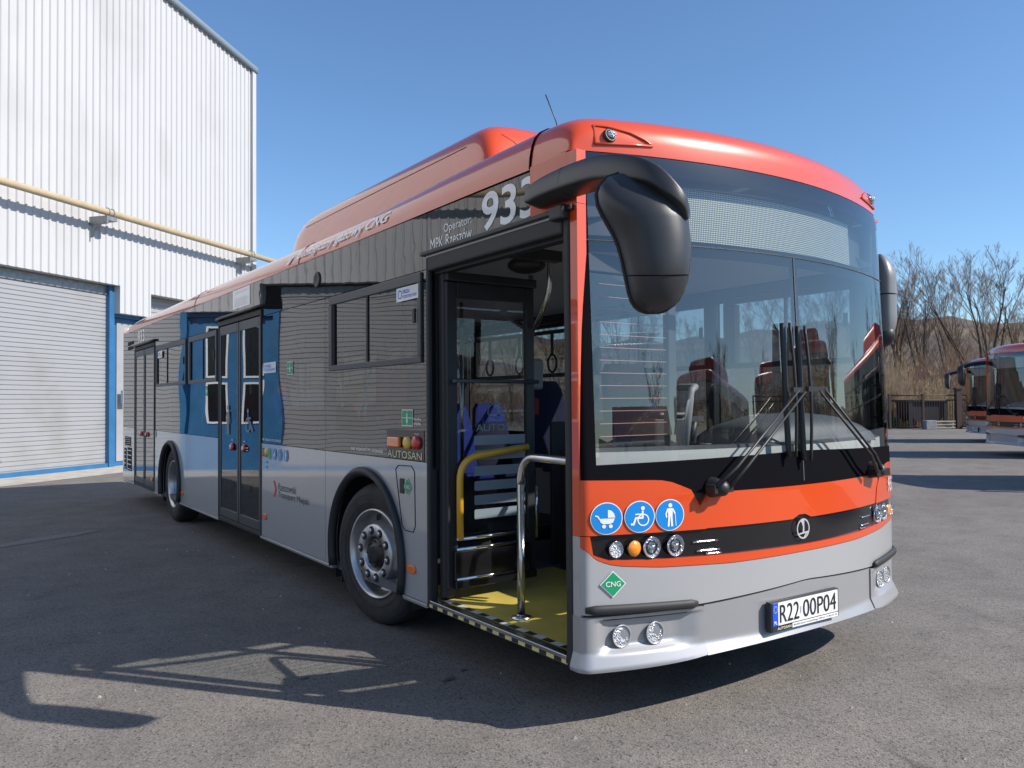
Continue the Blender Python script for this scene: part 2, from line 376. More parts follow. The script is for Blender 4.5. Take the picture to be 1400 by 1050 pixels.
def tag(o, label=None, cat=None, group=None, kind=None):
    for k, v in (('label', label), ('category', cat), ('group', group), ('kind', kind)):
        if v: o[k] = v
    return o
def thing(name, label, cat, loc=(0, 0, 0), rotz=0, group=None):
    o = bpy.data.objects.new(name, None); C.objects.link(o); o.location = loc; o.rotation_euler = (0, 0, rotz); o.empty_display_size = .3
    return tag(o, label, cat, group)
def rrect(y0, z0, y1, z1, r, n=5):
    pts = []
    for cx, cy, a0 in ((y1-r, z1-r, 0), (y0+r, z1-r, 90), (y0+r, z0+r, 180), (y1-r, z0+r, 270)):
        for i in range(n+1):
            a = math.radians(a0+90*i/n); pts.append((cx+r*math.cos(a), cy+r*math.sin(a)))
    return pts
def disc(cx, cy, r, n=28, ry=None):
    return [(cx+r*math.cos(2*PI*i/n), cy+(ry or r)*math.sin(2*PI*i/n)) for i in range(n)]
def arc(p0, p1, p2, n=8):
    a, b, c = Vector(p0), Vector(p1), Vector(p2)
    return [(1-t)**2*a+2*t*(1-t)*b+t*t*c for t in [i/n for i in range(n+1)]]
def text_mesh(s, shear=0, bold=0, spacing=1.0):
    cu_ = bpy.data.curves.new('lettering', 'FONT'); cu_.body = s; cu_.offset = 0 if 'M' in s else bold; cu_.resolution_u = 4; cu_.space_character = spacing
    ob = bpy.data.objects.new('lettering', cu_); C.objects.link(ob)
    bpy.context.view_layer.update()
    me = bpy.data.meshes.new_from_object(ob.evaluated_get(bpy.context.evaluated_depsgraph_get()))
    vs = [Vector((v.co.x+shear*v.co.y, v.co.y, 0)) for v in me.vertices]; fs = [list(p.vertices) for p in me.polygons]
    bpy.data.objects.remove(ob); bpy.data.curves.remove(cu_); bpy.data.meshes.remove(me)
    x0 = min(v.x for v in vs); x1 = max(v.x for v in vs); y0 = min(v.y for v in vs); y1 = max(v.y for v in vs)
    return [((v.x-x0)/(x1-x0), (v.y-y0)/(y1-y0)) for v in vs], fs
def lettering(s, box, fn, mat, name, parent, cuts=0, **kw):
    """box = (u0,v0,u1,v1) target rectangle; fn maps (u,v) to a point in space"""
    uv, fs = text_mesh(s, **kw)
    if cuts:
        bm = bmesh.new(); vv = [bm.verts.new((a, b, 0)) for a, b in uv]
        for f in fs:
            try: bm.faces.new([vv[i] for i in f])
            except ValueError: pass
        bmesh.ops.subdivide_edges(bm, edges=[e for e in bm.edges if abs(e.verts[0].co.y-e.verts[1].co.y) > .12], cuts=cuts, use_grid_fill=True)
        bmesh.ops.triangulate(bm, faces=bm.faces); bm.verts.index_update()
        uv = [(v.co.x, v.co.y) for v in bm.verts]; fs = [[v.index for v in f.verts] for f in bm.faces]; bm.free()
    u0, v0, u1, v1 = box
    mb = MB(); mb.add([fn(u0+(u1-u0)*a, v0+(v1-v0)*b) for a, b in uv], fs)
    return mb.build(name, mat, parent, fix=False)
def flat(polys, fn, mat, name, parent):
    mb = MB()
    for p in polys: mb.add([fn(u, v) for u, v in p], [list(range(len(p)))])
    return mb.build(name, mat, parent, fix=False)
def ring_poly(cx, cy, r0, r1, n=28, rz=1.0):
    out = []
    for i in range(n):
        a, b = 2*PI*i/n, 2*PI*(i+1)/n
        out.append([(cx+r0*math.cos(a), cy+rz*r0*math.sin(a)), (cx+r1*math.cos(a), cy+rz*r1*math.sin(a)), (cx+r1*math.cos(b), cy+rz*r1*math.sin(b)), (cx+r0*math.cos(b), cy+rz*r0*math.sin(b))])
    return out
def thick_line(pts, w_):
    out = []
    for a, b in zip(pts[:-1], pts[1:]):
        a = Vector(a); b = Vector(b); d = (b-a).normalized(); n = Vector((-d.y, d.x))*w_/2; e = d*w_*.25
        out.append([tuple(a-e+n), tuple(a-e-n), tuple(b+e-n), tuple(b+e+n)])
    return out

# ------------------------------------------------------------------ the city bus
# x across (0 = door side), y along (front about -0.7, rear 11.15), z up
bus = thing('city_bus', 'large orange and silver city bus number 933 with its front door open, nearest', 'bus', (1.275, 5.2, 0))
ORG = Vector((1.275, 5.2, 0))
W = 2.55
def yF(x, z):
    y = -.726+.157*(x-1.275)**2
    e, r = (x, .025) if x < 1.275 else (W-x, .11)
    if e < r: y += r-math.sqrt(max(0, r*r-(r-e)**2))
    if z > 1.05: y += .06*min(1, (z-1.05)/1.55)
    if z > 2.6: y += .04*(z-2.6)/.15
    return y
def fp(x, z, off=0):
    """point on the front skin; off > 0 stands proud of it"""
    x = min(max(x, 0), W); h = .004
    xa, xb = max(0, x-h), min(W, x+h)
    d = (yF(xb, z)-yF(xa, z))/(xb-xa); d = max(-6, min(6, d))
    n = Vector((d, -1, 0)).normalized()
    return Vector((x, yF(x, z), z))+n*off
def sk(u, v, off=.004): return Vector((-off, u, v))          # door-side skin
XS = sorted(set([0, .004, .01, .018, .027, .04, .06, .09]+[.12+.05*i for i in range(47)]+[2.44, 2.46, 2.48, 2.5, 2.515, 2.53, 2.54, 2.547, 2.55]))
def xs_between(a, b): return [a]+[x for x in XS if a+.002 < x < b-.002]+[b]
def front_patch(name, mat, x0, x1, zl, zh, off=0, thick=.02, rows=6, parent=None, offf=None, bevel=0):
    f = lambda q: q if callable(q) else (lambda x: q)
    zl, zh = f(zl), f(zh); xs = xs_between(x0, x1); R = []
    of = offf or (lambda x, z: off)
    for j in range(rows+1):
        R.append([fp(x, zl(x)+(zh(x)-zl(x))*j/rows, of(x, zl(x)+(zh(x)-zl(x))*j/rows)) for x in xs])
    mb = MB(); mb.grid(R)
    if thick:
        back = lambda q: q+Vector((0, thick, 0))
        for e in (R[0], R[-1], [r[0] for r in R], [r[-1] for r in R]): mb.grid([e, [back(q) for q in e]], smooth=False)
    return mb.build(name, mat, parent or bus, bevel=0)
def pw(*pts):
    """piecewise-linear function through points"""
    def f(x):
        if x <= pts[0][0]: return pts[0][1]
        for (a, b), (c, d) in zip(pts[:-1], pts[1:]):
            if x <= c: return b+(d-b)*(x-a)/(c-a)
        return pts[-1][1]
    return f
def smooth(f, r=.03): return lambda x: sum(f(x+r*k/4) for k in range(-4, 5))/9

# --- front: windscreen, its black borders and the display behind it
ws = front_patch('windscreen', 'windscreen', 0, W, 1.06, 2.655, 0, thick=0, rows=24)
front_patch('screen_pillar', 'frit', .002, .062, 1.06, 2.60, .002, 0, 20, ws)
front_patch('screen_pillar', 'frit', 2.49, W, 1.06, 2.655, -.005, 0, 20, ws)
front_patch('screen_border', 'frit', .062, 2.49, 1.06, pw((.06, 1.205), (1.275, 1.235), (2.5, 1.205)), .002, 0, 2, ws)
front_patch('screen_border', 'frit', .062, 2.49, 2.565, 2.655, -.005, 0, 2, ws)
front_patch('screen_divider', 'frit', 1.235, 1.30, 1.23, 2.19, -.005, 0, 16, ws)
front_patch('screen_rail', 'frit', .062, 2.49, 2.185, 2.262, -.005, 0, 2, ws)
front_patch('screen_seam', 'dkframe', .02, 2.53, 2.236, 2.241, .004, .004, 1, ws)
front_patch('screen_seam', 'dash', 1.262, 1.268, 1.08, 2.236, .003, .003, 16, ws)
disp = front_patch('destination_display', 'led', .52, 2.06, 2.275, 2.535, -.07, .05, 6)
front_patch('display_housing', 'dark_in', .10, 2.45, 2.262, 2.57, -.11, .03, 4, disp)
# --- orange fascia in three panels
ztop = smooth(pw((0, 1.138), (.37, 1.128), (.44, 1.112), (.50, 1.082), (.575, 1.060), (1.27, 1.058), (2.06, 1.064), (2.6, 1.064)), .03)
ztopL = smooth(pw((2.1, 1.03), (2.20, 1.045), (2.27, 1.10), (2.36, 1.112), (2.6, 1.107)), .03)
seamR = lambda z: .60-.35*(z-.887)
rp = front_patch('fascia_panel', 'orange', 0, .60, lambda x: .888, lambda x: min(ztop(x), .888+max(0.001, (.612-x)/.40) if x > .51 else 9), .004, .03, 8)
def bump_z(x): return .890+.020*math.exp(-((x-1.245)/.055)**4)
front_patch('front_hood', 'orange', .535, 2.15, bump_z, lambda x: max(bump_z(x)+.001, min(ztop(x), .888+max(0, (x-.525)/.40) if x < .61 else 9, .889+max(0, (2.19-x)/.32) if x > 2.08 else 9)), 0, .03, 8)
front_patch('fascia_panel', 'orange', 2.095, W, lambda x: .888, lambda x: min(ztopL(x), .889+max(.001, (x-2.092)/.30) if x < 2.2 else 9), .004, .03, 8)
# black gap line under the screen
front_patch('scuttle', 'black_plastic', .4, 2.3, 1.03, 1.075, -.012, .02, 1)
# --- grille band
gz0 = smooth(pw((.02, .815), (.06, .79), (.12, .774), (.35, .765), (.75, .758), (1.27, .756), (1.8, .758), (2.2, .770), (2.45, .79), (2.52, .815)), .03)
gr = front_patch('grille', 'black_gloss', .035, 2.515, gz0, lambda x: bump_z(x)-.002 if .1 < x < 2.45 else .882, -.012, .03, 5)
lz0 = smooth(pw((0, .842), (.03, .80), (.06, .775), (.14, .748), (.35, .728), (.75, .716), (1.27, .722), (1.8, .722), (2.2, .735), (2.45, .76), (2.52, .80), (2.55, .842)), .02)
front_patch('grille_lip', 'orange', 0, W, lz0, lambda x: max(lz0(x)+.002, gz0(x) if .03 < x < 2.52 else .884), .004, .03, 3)
for mx in (0, 1):
    for z, a, b in ((.828, .53, .67), (.785, .55, .682), (.768, .60, .69)):
        xs = [a+(b-a)*i/6 for i in range(7)]
        if mx: xs = [W-x for x in xs]
        MB().tube([fp(x, z, -.006) for x in xs], .0045, 6).build('grille_slot', 'chrome', gr)
# emblem: ring with a stylised bird figure
ex, ez = 1.245, .836
em = flat([[(ex-.046, ez-.030), (ex+.046, ez-.022), (ex+.046, ez-.014), (ex-.046, ez-.022)],
           [(ex-.026, ez+.042), (ex+.008, ez+.044), (ex+.008, ez-.02), (ex-.006, ez-.02), (ex-.003, ez+.01), (ex-.012, ez+.03)],
           [(ex+.0, ez-.046), (ex+.008, ez-.047), (ex+.036, ez-.022), (ex+.024, ez-.02)]]+ring_poly(ex, ez, .044, .052, 32), lambda u, v: fp(u, v, .006), 'badge', 'emblem', gr)
def mirx(x, m): return W-x if m else x
# --- headlights
for m in (0, 1):
    for x, r, mat in ((.142, .036, 'reflector'), (.226, .036, 'amber'), (.312, .046, 'reflector'), (.431, .047, 'reflector')):
        c = fp(mirx(x, m), .822, .0); n = (fp(mirx(x, m), .822, .1)-c).normalized(); n = (n*.35+Vector((0, -1, 0))*.65).normalized()
        h = MB().lathe(c, n, [(-.004, .0005), (-.003, r*.4), (.001, r*.75), (.008, r)], 24).build('headlight', mat, bus)
        MB().lathe(c, n, [(.004, r*1.06), (.010, r*1.05), (.010, r), (.002, r)], 24).build('lamp_bezel', 'chrome' if mat != 'amber' else 'black_gloss', h)
        MB().lathe(c, n, [(.010, r), (.017, r*.8), (.022, r*.4), (.024, .001)], 24).build('lens', 'lampglass' if mat != 'amber' else 'amber', h)
        if r > .04:
            MB().ball(tuple(c+n*.004), .016, .016, .016).build('bulb', 'chrome', h)
            MB().lathe(c, n, [(.004, r*.52), (.0075, r*.56), (.0075, r*.68), (.004, r*.72)], 24).build('lamp_ring', 'black_gloss', h)
# --- bumper
front_patch('bumper_panel', 'silver', 0, W, smooth(pw((0, .533), (.55, .538), (1.27, .578), (2.0, .538), (2.55, .533)), .05), lambda x: lz0(x)-.003 if 0 < x < W else .838, .004, .03, 8)
front_patch('bumper_gap', 'black_plastic', .001, 2.549, .50, .60, -.012, .01, 2)
def bo(x, z):
    t = max(0, (.36-z)/.08); return (.030*min(1, t*1.3)-.02*max(0, t-.8)) if z < .36 else 0
ztopB = smooth(pw((0, .526), (.62, .530), (1.27, .570), (1.93, .530), (2.55, .526)), .05)
def bow(x, z):                                   # corner pieces: dished face above a projecting lip
    e = min(x, W-x); o = bo(x, z)
    ins = max(0, min(1, (e-.05)/.05))*max(0, min(1, (.585-.05-e-.25*(.505-z))/.05))*max(0, min(1, (z-.352)/.035))*max(0, min(1, (.510-z)/.008))
    return o*.9-.034*ins+.008
BB = front_patch('bumper', 'silver_bumper', .585, W-.585, lambda x: .302+.018*max(0, 1-((x-1.275)/.7)**2), ztopB, 0, .05, 22, offf=bo)
bcs = []
for m in (0, 1):
    x0, x1 = (0, .580) if not m else (W-.580, W)
    bcs.append(front_patch('bumper_corner', 'silver_bumper', x0, x1, lambda x: .282+.025*min(1, min(x, W-x)/.58)**3, lambda x: ztopB(x)-.004, 0, .05, 30, offf=bow))
    for x in (.172, .333):
        X = mirx(x, m); c = fp(X, .423, -.020); n = Vector(((X-1.275)*.12, -1, .06)).normalized()
        h = MB().lathe(c, n, [(-.006, .0005), (-.004, .025), (.003, .044)], 24).build('fog_lamp', 'reflector', bcs[-1])
        MB().lathe(c, n, [(-.002, .045), (.004, .051), (.008, .052), (.009, .048), (.004, .044)], 28).build('lamp_bezel', 'silver_bumper', h)
        MB().lathe(c, n, [(.003, .045), (.009, .03), (.011, .001)], 24).build('lens', 'lampglass', h)
    # rubber rubbing strip
    pts = [fp(mirx(.010+.53*i/16, m), .557-.012*i/16, .014) for i in range(17)]
    MB().sweep(pts, lambda i: [(a*(.6 if i in (0, 16) else 1), b*(.6 if i in (0, 16) else 1)) for a, b in disc(0, 0, .022, 12, .015)], up=(0, 0, 1)).build('rub_strip', 'rubber', bus)
# --- number plate
pl_ = MB(); px0, px1, pz0, pz1 = .958, 1.487, .365, .497
py = min(fp(px0, .43)[1], fp(px1, .43)[1])-.046
PT = Vector((px0, fp(px0, .43).y-.034, 0)); PU = (Vector((px1, fp(px1, .43).y-.034, 0))-PT).normalized(); PN = Vector((PU.y, -PU.x, 0))
def plp(u, v, off=0): return PT+PU*u+Vector((0, 0, v))+PN*off
L_ = (Vector((px1, fp(px1, .43).y, 0))-Vector((px0, fp(px0, .43).y, 0))).length
npl = MB().obox(plp(L_/2, .431, -.008), (PU, PN, Vector((0, 0, 1))), (L_/2+.012, .016, .074)).build('number_plate', 'black_plastic', bus, bevel=.006)
flat([rrect(.0, .387, L_, .499, .006)], lambda u, v: plp(u, v, .0095), 'plate_white', 'plate_face', npl)
flat([[(.0, .387), (.042, .387), (.042, .499), (.0, .499)]], lambda u, v: plp(u, v, .0108), 'plate_blue', 'country_band', npl)
stars = []
for i in range(12):
    a = 2*PI*i/12; stars.append(disc(.021+.013*math.cos(a), .468+.016*math.sin(a), .0022, 6))
flat(stars, lambda u, v: plp(u, v, .012), 'cream_txt', 'star_ring', npl)
lettering('PL', (.010, .396, .032, .412), lambda u, v: plp(u, v, .012), 'white', 'country_code', npl, bold=.02)
lettering('R22', (.055, .399, .205, .487), lambda u, v: plp(u, v, .012), 'black_txt', 'registration', npl)
lettering('00P04', (.237, .399, .512, .487), lambda u, v: plp(u, v, .012), 'black_txt', 'registration', npl)
flat([rrect(.214, .425, .226, .46, .002)], lambda u, v: plp(u, v, .012), 'grey_txt', 'plate_seal', npl)
flat([[(.0, .361), (.150, .361), (.150, .383), (.0, .383)]], lambda u, v: plp(u, v, .0095), 'dark_in', 'dealer_tab', npl)
flat([[(.152, .361), (L_, .361), (L_, .383), (.152, .383)]], lambda u, v: plp(u, v, .0095), 'plate_white', 'dealer_strip', npl)
lettering('AUTOSAN', (.035, .366, .142, .379), lambda u, v: plp(u, v, .0108), 'cream_txt', 'dealer_name', npl, bold=.01)
lettering('38-500 Sanok ul.Lipińskiego 109 tel. 13 465 01 26', (.160, .366, L_-.01, .378), lambda u, v: plp(u, v, .0108), 'black_txt', 'dealer_address', npl)
# --- pictograms on the front
def pram(cx, cy, s): return [[(cx+a*s, cy+b*s) for a, b in p] for p in (
    [(-.52, .0), (.52, .0), (.42, -.26), (.2, -.36), (-.25, -.36), (-.42, -.25)], [(.06, .05), (.06, .58), (.3, .52), (.48, .32), (.55, .05)],
    *thick_line([(-.5, -.02), (-.6, .16), (-.76, .2)], .09), disc(-.2, -.52, .13, 14), disc(.25, -.52, .13, 14))]
def chair(cx, cy, s): return [[(cx+a*s, cy+b*s) for a, b in p] for p in (
    disc(.2, .56, .14, 14), *thick_line([(.18, .36), (.18, -.08), (-.3, -.08), (-.46, -.5), (-.62, -.48)], .14), *thick_line([(.16, .18), (-.32, .16)], .09))]+ring_poly(cx+.22*s, cy-.22*s, .33*s, .42*s, 24)
def cane(cx, cy, s): return [[(cx+a*s, cy+b*s) for a, b in p] for p in (
    disc(0, .66, .15, 14), [(-.2, .46), (.2, .46), (.16, -.1), (-.16, -.1)], *thick_line([(-.2, .4), (-.32, .08), (-.28, -.14)], .11), *thick_line([(.2, .4), (.34, .1)], .11),
    *thick_line([(-.08, -.1), (-.14, -.74)], .15), *thick_line([(.08, -.1), (.12, -.74)], .15), *thick_line([(.36, .08), (.42, -.74)], .05))]
def round_sign(cx, cz, r, fig, fn, parent, rz=1.0):
    b = flat([disc(cx, cz, r, 36, r*rz)], lambda u, v: fn(u, v, .006), 'white', 'pictogram', parent)
    flat([disc(cx, cz, r*.94, 36, r*.94*rz)], lambda u, v: fn(u, v, .0075), 'blue_sign', 'sign_ground', b)
    flat(fig, lambda u, v: fn(u, v, .009), 'white', 'sign_figure', b)
fr_fn = lambda u, v, o=0: fp(u, v, o+.004)
for cx, cz, g in ((.100, .965, pram), (.254, .966, chair), (.403, .966, cane)): round_sign(cx, cz, .073, g(cx, cz, .068), fr_fn, bus)
def diamond(cx, cz, r, fn, parent, txt=True):
    q = [(cx-r, cz), (cx, cz-r), (cx+r, cz), (cx, cz+r)]
    b = flat([q], lambda u, v: fn(u, v, .006), 'white', 'gas_diamond', parent)
    flat([[(cx+(u-cx)*.9, cz+(v-cz)*.9) for u, v in q]], lambda u, v: fn(u, v, .0075), 'green_sign', 'sign_ground', b)
    return b
d = diamond(.126, .668, .060, fr_fn, bus)
lettering('CNG', (.092, .657, .160, .681), lambda u, v: fr_fn(u, v, .009), 'white', 'sign_text', d, bold=.012)
n9 = lettering('933', (2.335, .93, 2.475, 1.025), lambda u, v: fr_fn(u, v, .006), 'white', 'fleet_number', bus, bold=.025)
flat([[(2.47, .655), (2.535, .655), (2.535, .665), (2.47, .665)], [(2.495, .665), (2.515, .665), (2.51, .74), (2.49, .725)]], lambda u, v: fr_fn(u, v, .006), 'white', 'bird_decal', bus)

# --- wipers
for piv, top, bx, z0, z1 in (((.61, 1.092), (1.165, 1.545), 1.125, 1.21, 1.885), ((1.98, 1.10), (1.372, 1.55), 1.243, 1.185, 1.875)):
    wp = MB()
    for k in (0, 1):
        dx = .045*k*(1 if piv[0] < 1.2 else -1)
        wp.tube([fp(piv[0]+dx*1.4, piv[1]-.012*k, .075), fp((piv[0]*.8+top[0]*.2)+dx*1.3, piv[1]*.8+top[1]*.2, .09), fp(top[0]+dx, top[1]-.01*k, .075)], lambda i: (.011, .0075, .0055)[i], 8)
    wiper = wp.build('wiper', 'black_plastic', bus)
    MB().lathe(fp(piv[0]+.03, piv[1]-.01, .0), (0, -1, 0), [(0, .05), (.03, .045), (.075, .035), (.09, .02), (.092, 0)], 16).box(piv[0]-.03, piv[0]+.10, fp(piv[0], 1.09).y-.075, fp(piv[0], 1.09).y-.02, 1.06, 1.10).build('wiper_pivot', 'black_plastic', wiper)
    bl = MB()
    zs = [z0+(z1-z0)*i/14 for i in range(15)]
    bl.sweep([fp(bx, z, .022) for z in zs], lambda i: [(-.010, -.011), (.010, -.011), (.010, .011), (-.010, .011)], up=(1, 0, 0))
    bl.sweep([fp(bx+.02, z, .05+.018*math.sin(PI*(z-z0)/(z1-z0))) for z in zs], lambda i: [(-.005, -.006), (.005, -.006), (.005, .006), (-.005, .006)], up=(1, 0, 0))
    bl.obox(fp((top[0]+bx)/2+.012, top[1], .065), (Vector((1, 0, 0)), Vector((0, 1, 0)), Vector((0, 0, 1))), (abs(top[0]-bx)/2+.018, .010, .013))
    bl.build('wiper_blade', 'black_plastic', wiper)

# --- roof: cantrail, brow, pod
RP = [(0, 2.632), (.004, 2.665), (.018, 2.71), (.045, 2.755), (.085, 2.795), (.14, 2.828), (.24, 2.855), (.45, 2.875), (.8, 2.893), (1.275, 2.90)]
RP = RP+[(W-x, z) for x, z in RP[-2::-1]]
BP = [(0, 2.640), (.006, 2.70), (.018, 2.755), (.036, 2.80), (.065, 2.835), (.11, 2.860), (.20, 2.877), (.45, 2.892), (.8, 2.903), (1.275, 2.91)]
BP = BP+[(W-(x if x > .3 else x*1.6), z) for x, z in BP[-2::-1]]; BP[-1] = (W, 2.64)
def zR(x):
    return pw(*BP)(x)
def roof_rows(ys):
    rows = []
    for y in ys:
        k = max(0, (y-10.3)/.87); k = k*k
        q = max(0, min(1, 1-(y+.08)/2.4)); q = q*q*(3-2*q)
        rows.append([(x+(bx-x)*q, y, 2.632+(z+(bz-z)*q-2.632)*(1-.55*k)) for (x, z), (bx, bz) in zip(RP, BP)])
    return rows
rf = MB().grid(roof_rows([-.08, .3, .7, 1, 1.4, 1.8, 2.3, 3, 4, 5, 6, 7, 8, 9, 10, 10.3, 10.5, 10.7, 10.9, 11.05, 11.17]))
roof = rf.build('roof', 'orange', bus)
# brow over the windscreen
bx_ = sorted(set(xs_between(0, W)+[.002, .014, .022, .032, .05, .075]))
rows = []
NT = 14
for t in range(NT+1):
    a = t/NT*PI/2; cy_ = 1-max(0, math.cos(a))**.56; sz = math.sin(a)**.62
    row = []
    for x in bx_:
        F = fp(x, 2.66, 0); B = Vector((x, -.095, zR(x)))
        row.append((x, F.y+(B.y-F.y)*cy_, F.z+(B.z-F.z)*sz))
    rows.append(row)
br = MB().grid(rows); R0 = rows[0]; br.grid([R0, [(q[0], q[1]+.05, q[2]) for q in R0]])
brow = br.build('roof_brow', 'orange', bus)
def brow_pt(x, z, off=0):
    """point on the brow's front at height z"""
    B = zR(x); s = min(1, max(0, (z-2.66)/(B-2.66)))**(1/.62); a = math.asin(s); F = fp(x, 2.66)
    y = F.y+(-.095-F.y)*(1-max(0, math.cos(a))**.56)
    return Vector((x, y-off, z))
for m in (0, 1):
    out = [(.115, 2.695), (.125, 2.79), (.20, 2.785), (.29, 2.765), (.36, 2.735), (.40, 2.71), (.30, 2.705), (.2, 2.70)]
    rp_ = [brow_pt(mirx(x, m), z, .004) for x, z in out]
    pod = MB().tube(rp_+[rp_[0]], .006, 6).build('marker_recess', 'orange', brow)
    c = brow_pt(mirx(.19, m), 2.742, .002)
    MB().lathe(c, (0, -1, .25), [(-.01, .034), (.004, .034), (.006, .026), (.0, .02)], 20).build('marker_bezel', 'black_plastic', pod)
    MB().ball(tuple(c+Vector((.006, -.006, .003))), .026, .02, .019).build('marker_lamp', 'reflector', pod)
# seam between brow and roof (dark line)
MB().sweep([(x-.003, -.087, z+.004) if x < .06 else (x, -.087, z+.003) for x, z in BP], lambda i: [(-.004, -.003), (.004, -.003), (.004, .003), (-.004, .003)], up=(0, 1, 0)).build('roof_seam', 'frit', bus)
# cantrail side seams
for y in (3.11, 6.5):
    MB().sweep([(x-.002, y, z+.001) for x, z in RP[:7]], lambda i: [(-.002, -.002), (.002, -.002), (.002, .002), (-.002, .002)], up=(0, 1, 0)).build('cantrail_seam', 'seatred', roof)
# gas tank pod
def pod_ring(y, sc, z1):
    x0, x1 = .27, W-.27
    pts = []
    for i in range(33):
        a = PI-PI*i/32; cx = math.copysign(abs(math.cos(a))**.26, math.cos(a)); cz = abs(math.sin(a))**.26
        pts.append((1.275+cx*(.5*(x1-x0))*(1-.09*cz*sc), y, 2.80+(z1-2.80)*cz))
    return pts
prof = [(.66, .02), (.70, .2), (.745, .45), (.79, .68), (.835, .84), (.885, .935), (.95, .985), (1.04, 1), (1.5, 1), (2, 1), (3, 1), (3.6, 1), (3.82, .985), (3.96, .93), (4.05, .82), (4.11, .62), (4.16, .36), (4.19, .02)]
pd = MB().grid([pod_ring(y, 1, 2.80+.475*h) for y, h in prof]).build('roof_pod', 'orange', bus)
# inset seam on pod flank
MB().tube([pod_ring(y, 1, 2.80+.475*h)[k] for y, h, k in ((1.04, 1, 2), (1.5, 1, 2), (2, 1, 2), (3, 1, 2), (3.82, .985, 2))], .003, 5).build('pod_seam', 'seatred', pd)
for y in (1.95, 3.45):
    MB().ball((.27, y, 2.86), .035, .07, .03, 12, 8).build('pod_catch', 'seatred', pd)
MB().tube([(.78, .58, 2.87), (.71, .60, 3.22), (.63, .60, 3.37)], .004, 6).lathe((.78, .58, 2.87), (0, 0, 1), [(0, .03), (.03, .02), (.05, .005)], 12).build('antenna', 'black_plastic', bus)

# --- sides.  Low skirts with wheel arches cut out
ARC = ((1.83, .57, .465), (7.71, .545, .465))
def arch_poly(y0, y1, z0, z1, cy, r, cz, n=20):
    pts = [(y0, z0)]
    a0 = math.asin(max(-1, min(1, (z0-cz)/r)))
    for i in range(n+1):
        a = PI-a0-(PI-2*a0)*i/n; pts.append((cy+r*math.cos(a), cz+r*math.sin(a)))
    return pts+[(y1, z0), (y1, z1), (y0, z1)]
def skirt(y0, y1, side, mat='silver', arch=None, z0=.30, z1=1.135, name='side_panel'):
    a, b = (-.002, .03) if side == 0 else (W-.03, W+.002)
    y0, y1 = y0+.003, y1-.003
    poly = arch_poly(y0, y1, z0, z1, *arch) if arch else [(y0, z0), (y1, z0), (y1, z1), (y0, z1)]
    return MB().prism(poly, 0, a, b).build(name, mat, bus)
for side in (0, 1):
    if side == 0:
        skirt(.965, 2.545, 0, arch=ARC[0]); skirt(2.545, 4.07, 0); skirt(5.475, 6.86, 0); skirt(6.86, 8.68, 0, arch=ARC[1]); rear_p = skirt(10.13, 11.12, 0)
    else:
        skirt(-.40, 2.545, 1, arch=ARC[0]); skirt(2.545, 6.86, 1); skirt(6.86, 8.68, 1, arch=ARC[1]); skirt(8.68, 11.12, 1)
    # bottom rail
    x0, x1 = ((-.012, .03) if side == 0 else (W-.03, W+.012))
    for ya, yb in ((((.965, 1.27), (2.40, 4.07), (5.475, 7.17), (8.25, 8.68), (10.13, 11.0)) if side == 0 else ((-.3, 1.27), (2.40, 7.17), (8.25, 11.0)))):
        MB().box(x0, x1, ya, yb, .272, .297).build('bottom_rail', 'silver_bumper', bus, bevel=.006)
    # arch trims
    for cy, r, cz in ARC:
        a0 = math.asin((.30-cz)/r); pts = []
        for i in range(29):
            a = PI-a0-(PI-2*a0)*i/28; pts.append(((-.012 if side == 0 else W+.012), cy+(r-.012)*math.cos(a), cz+(r-.012)*math.sin(a)))
        MB().sweep(pts, lambda i: [(-.03, -.022), (.022, -.022), (.028, .0), (.022, .022), (-.03, .022)], up=None).build('arch_trim', 'rubber', bus)
        # inner wheel box
        xa, xb = (.031, .62) if side == 0 else (W-.62, W-.031)
        wb = MB()
        rowsw = []
        for xx in (xa, xb):
            rowsw.append([(xx, cy+(r+.03)*math.cos(PI-PI*i/20), cz+(r+.03)*math.sin(PI-PI*i/20)) if 0 < i < 20 else (xx, cy+(r+.03)*math.cos(PI-PI*i/20), .2) for i in range(21)])
        wb.grid(rowsw, smooth=True)
        xin = xb if side == 0 else xa
        wb.prism([(y_, z_) for _, y_, z_ in rowsw[1 if side == 0 else 0]], 0, xin, xin+.01)
        wb.build('wheel_box', 'dark_in', bus)
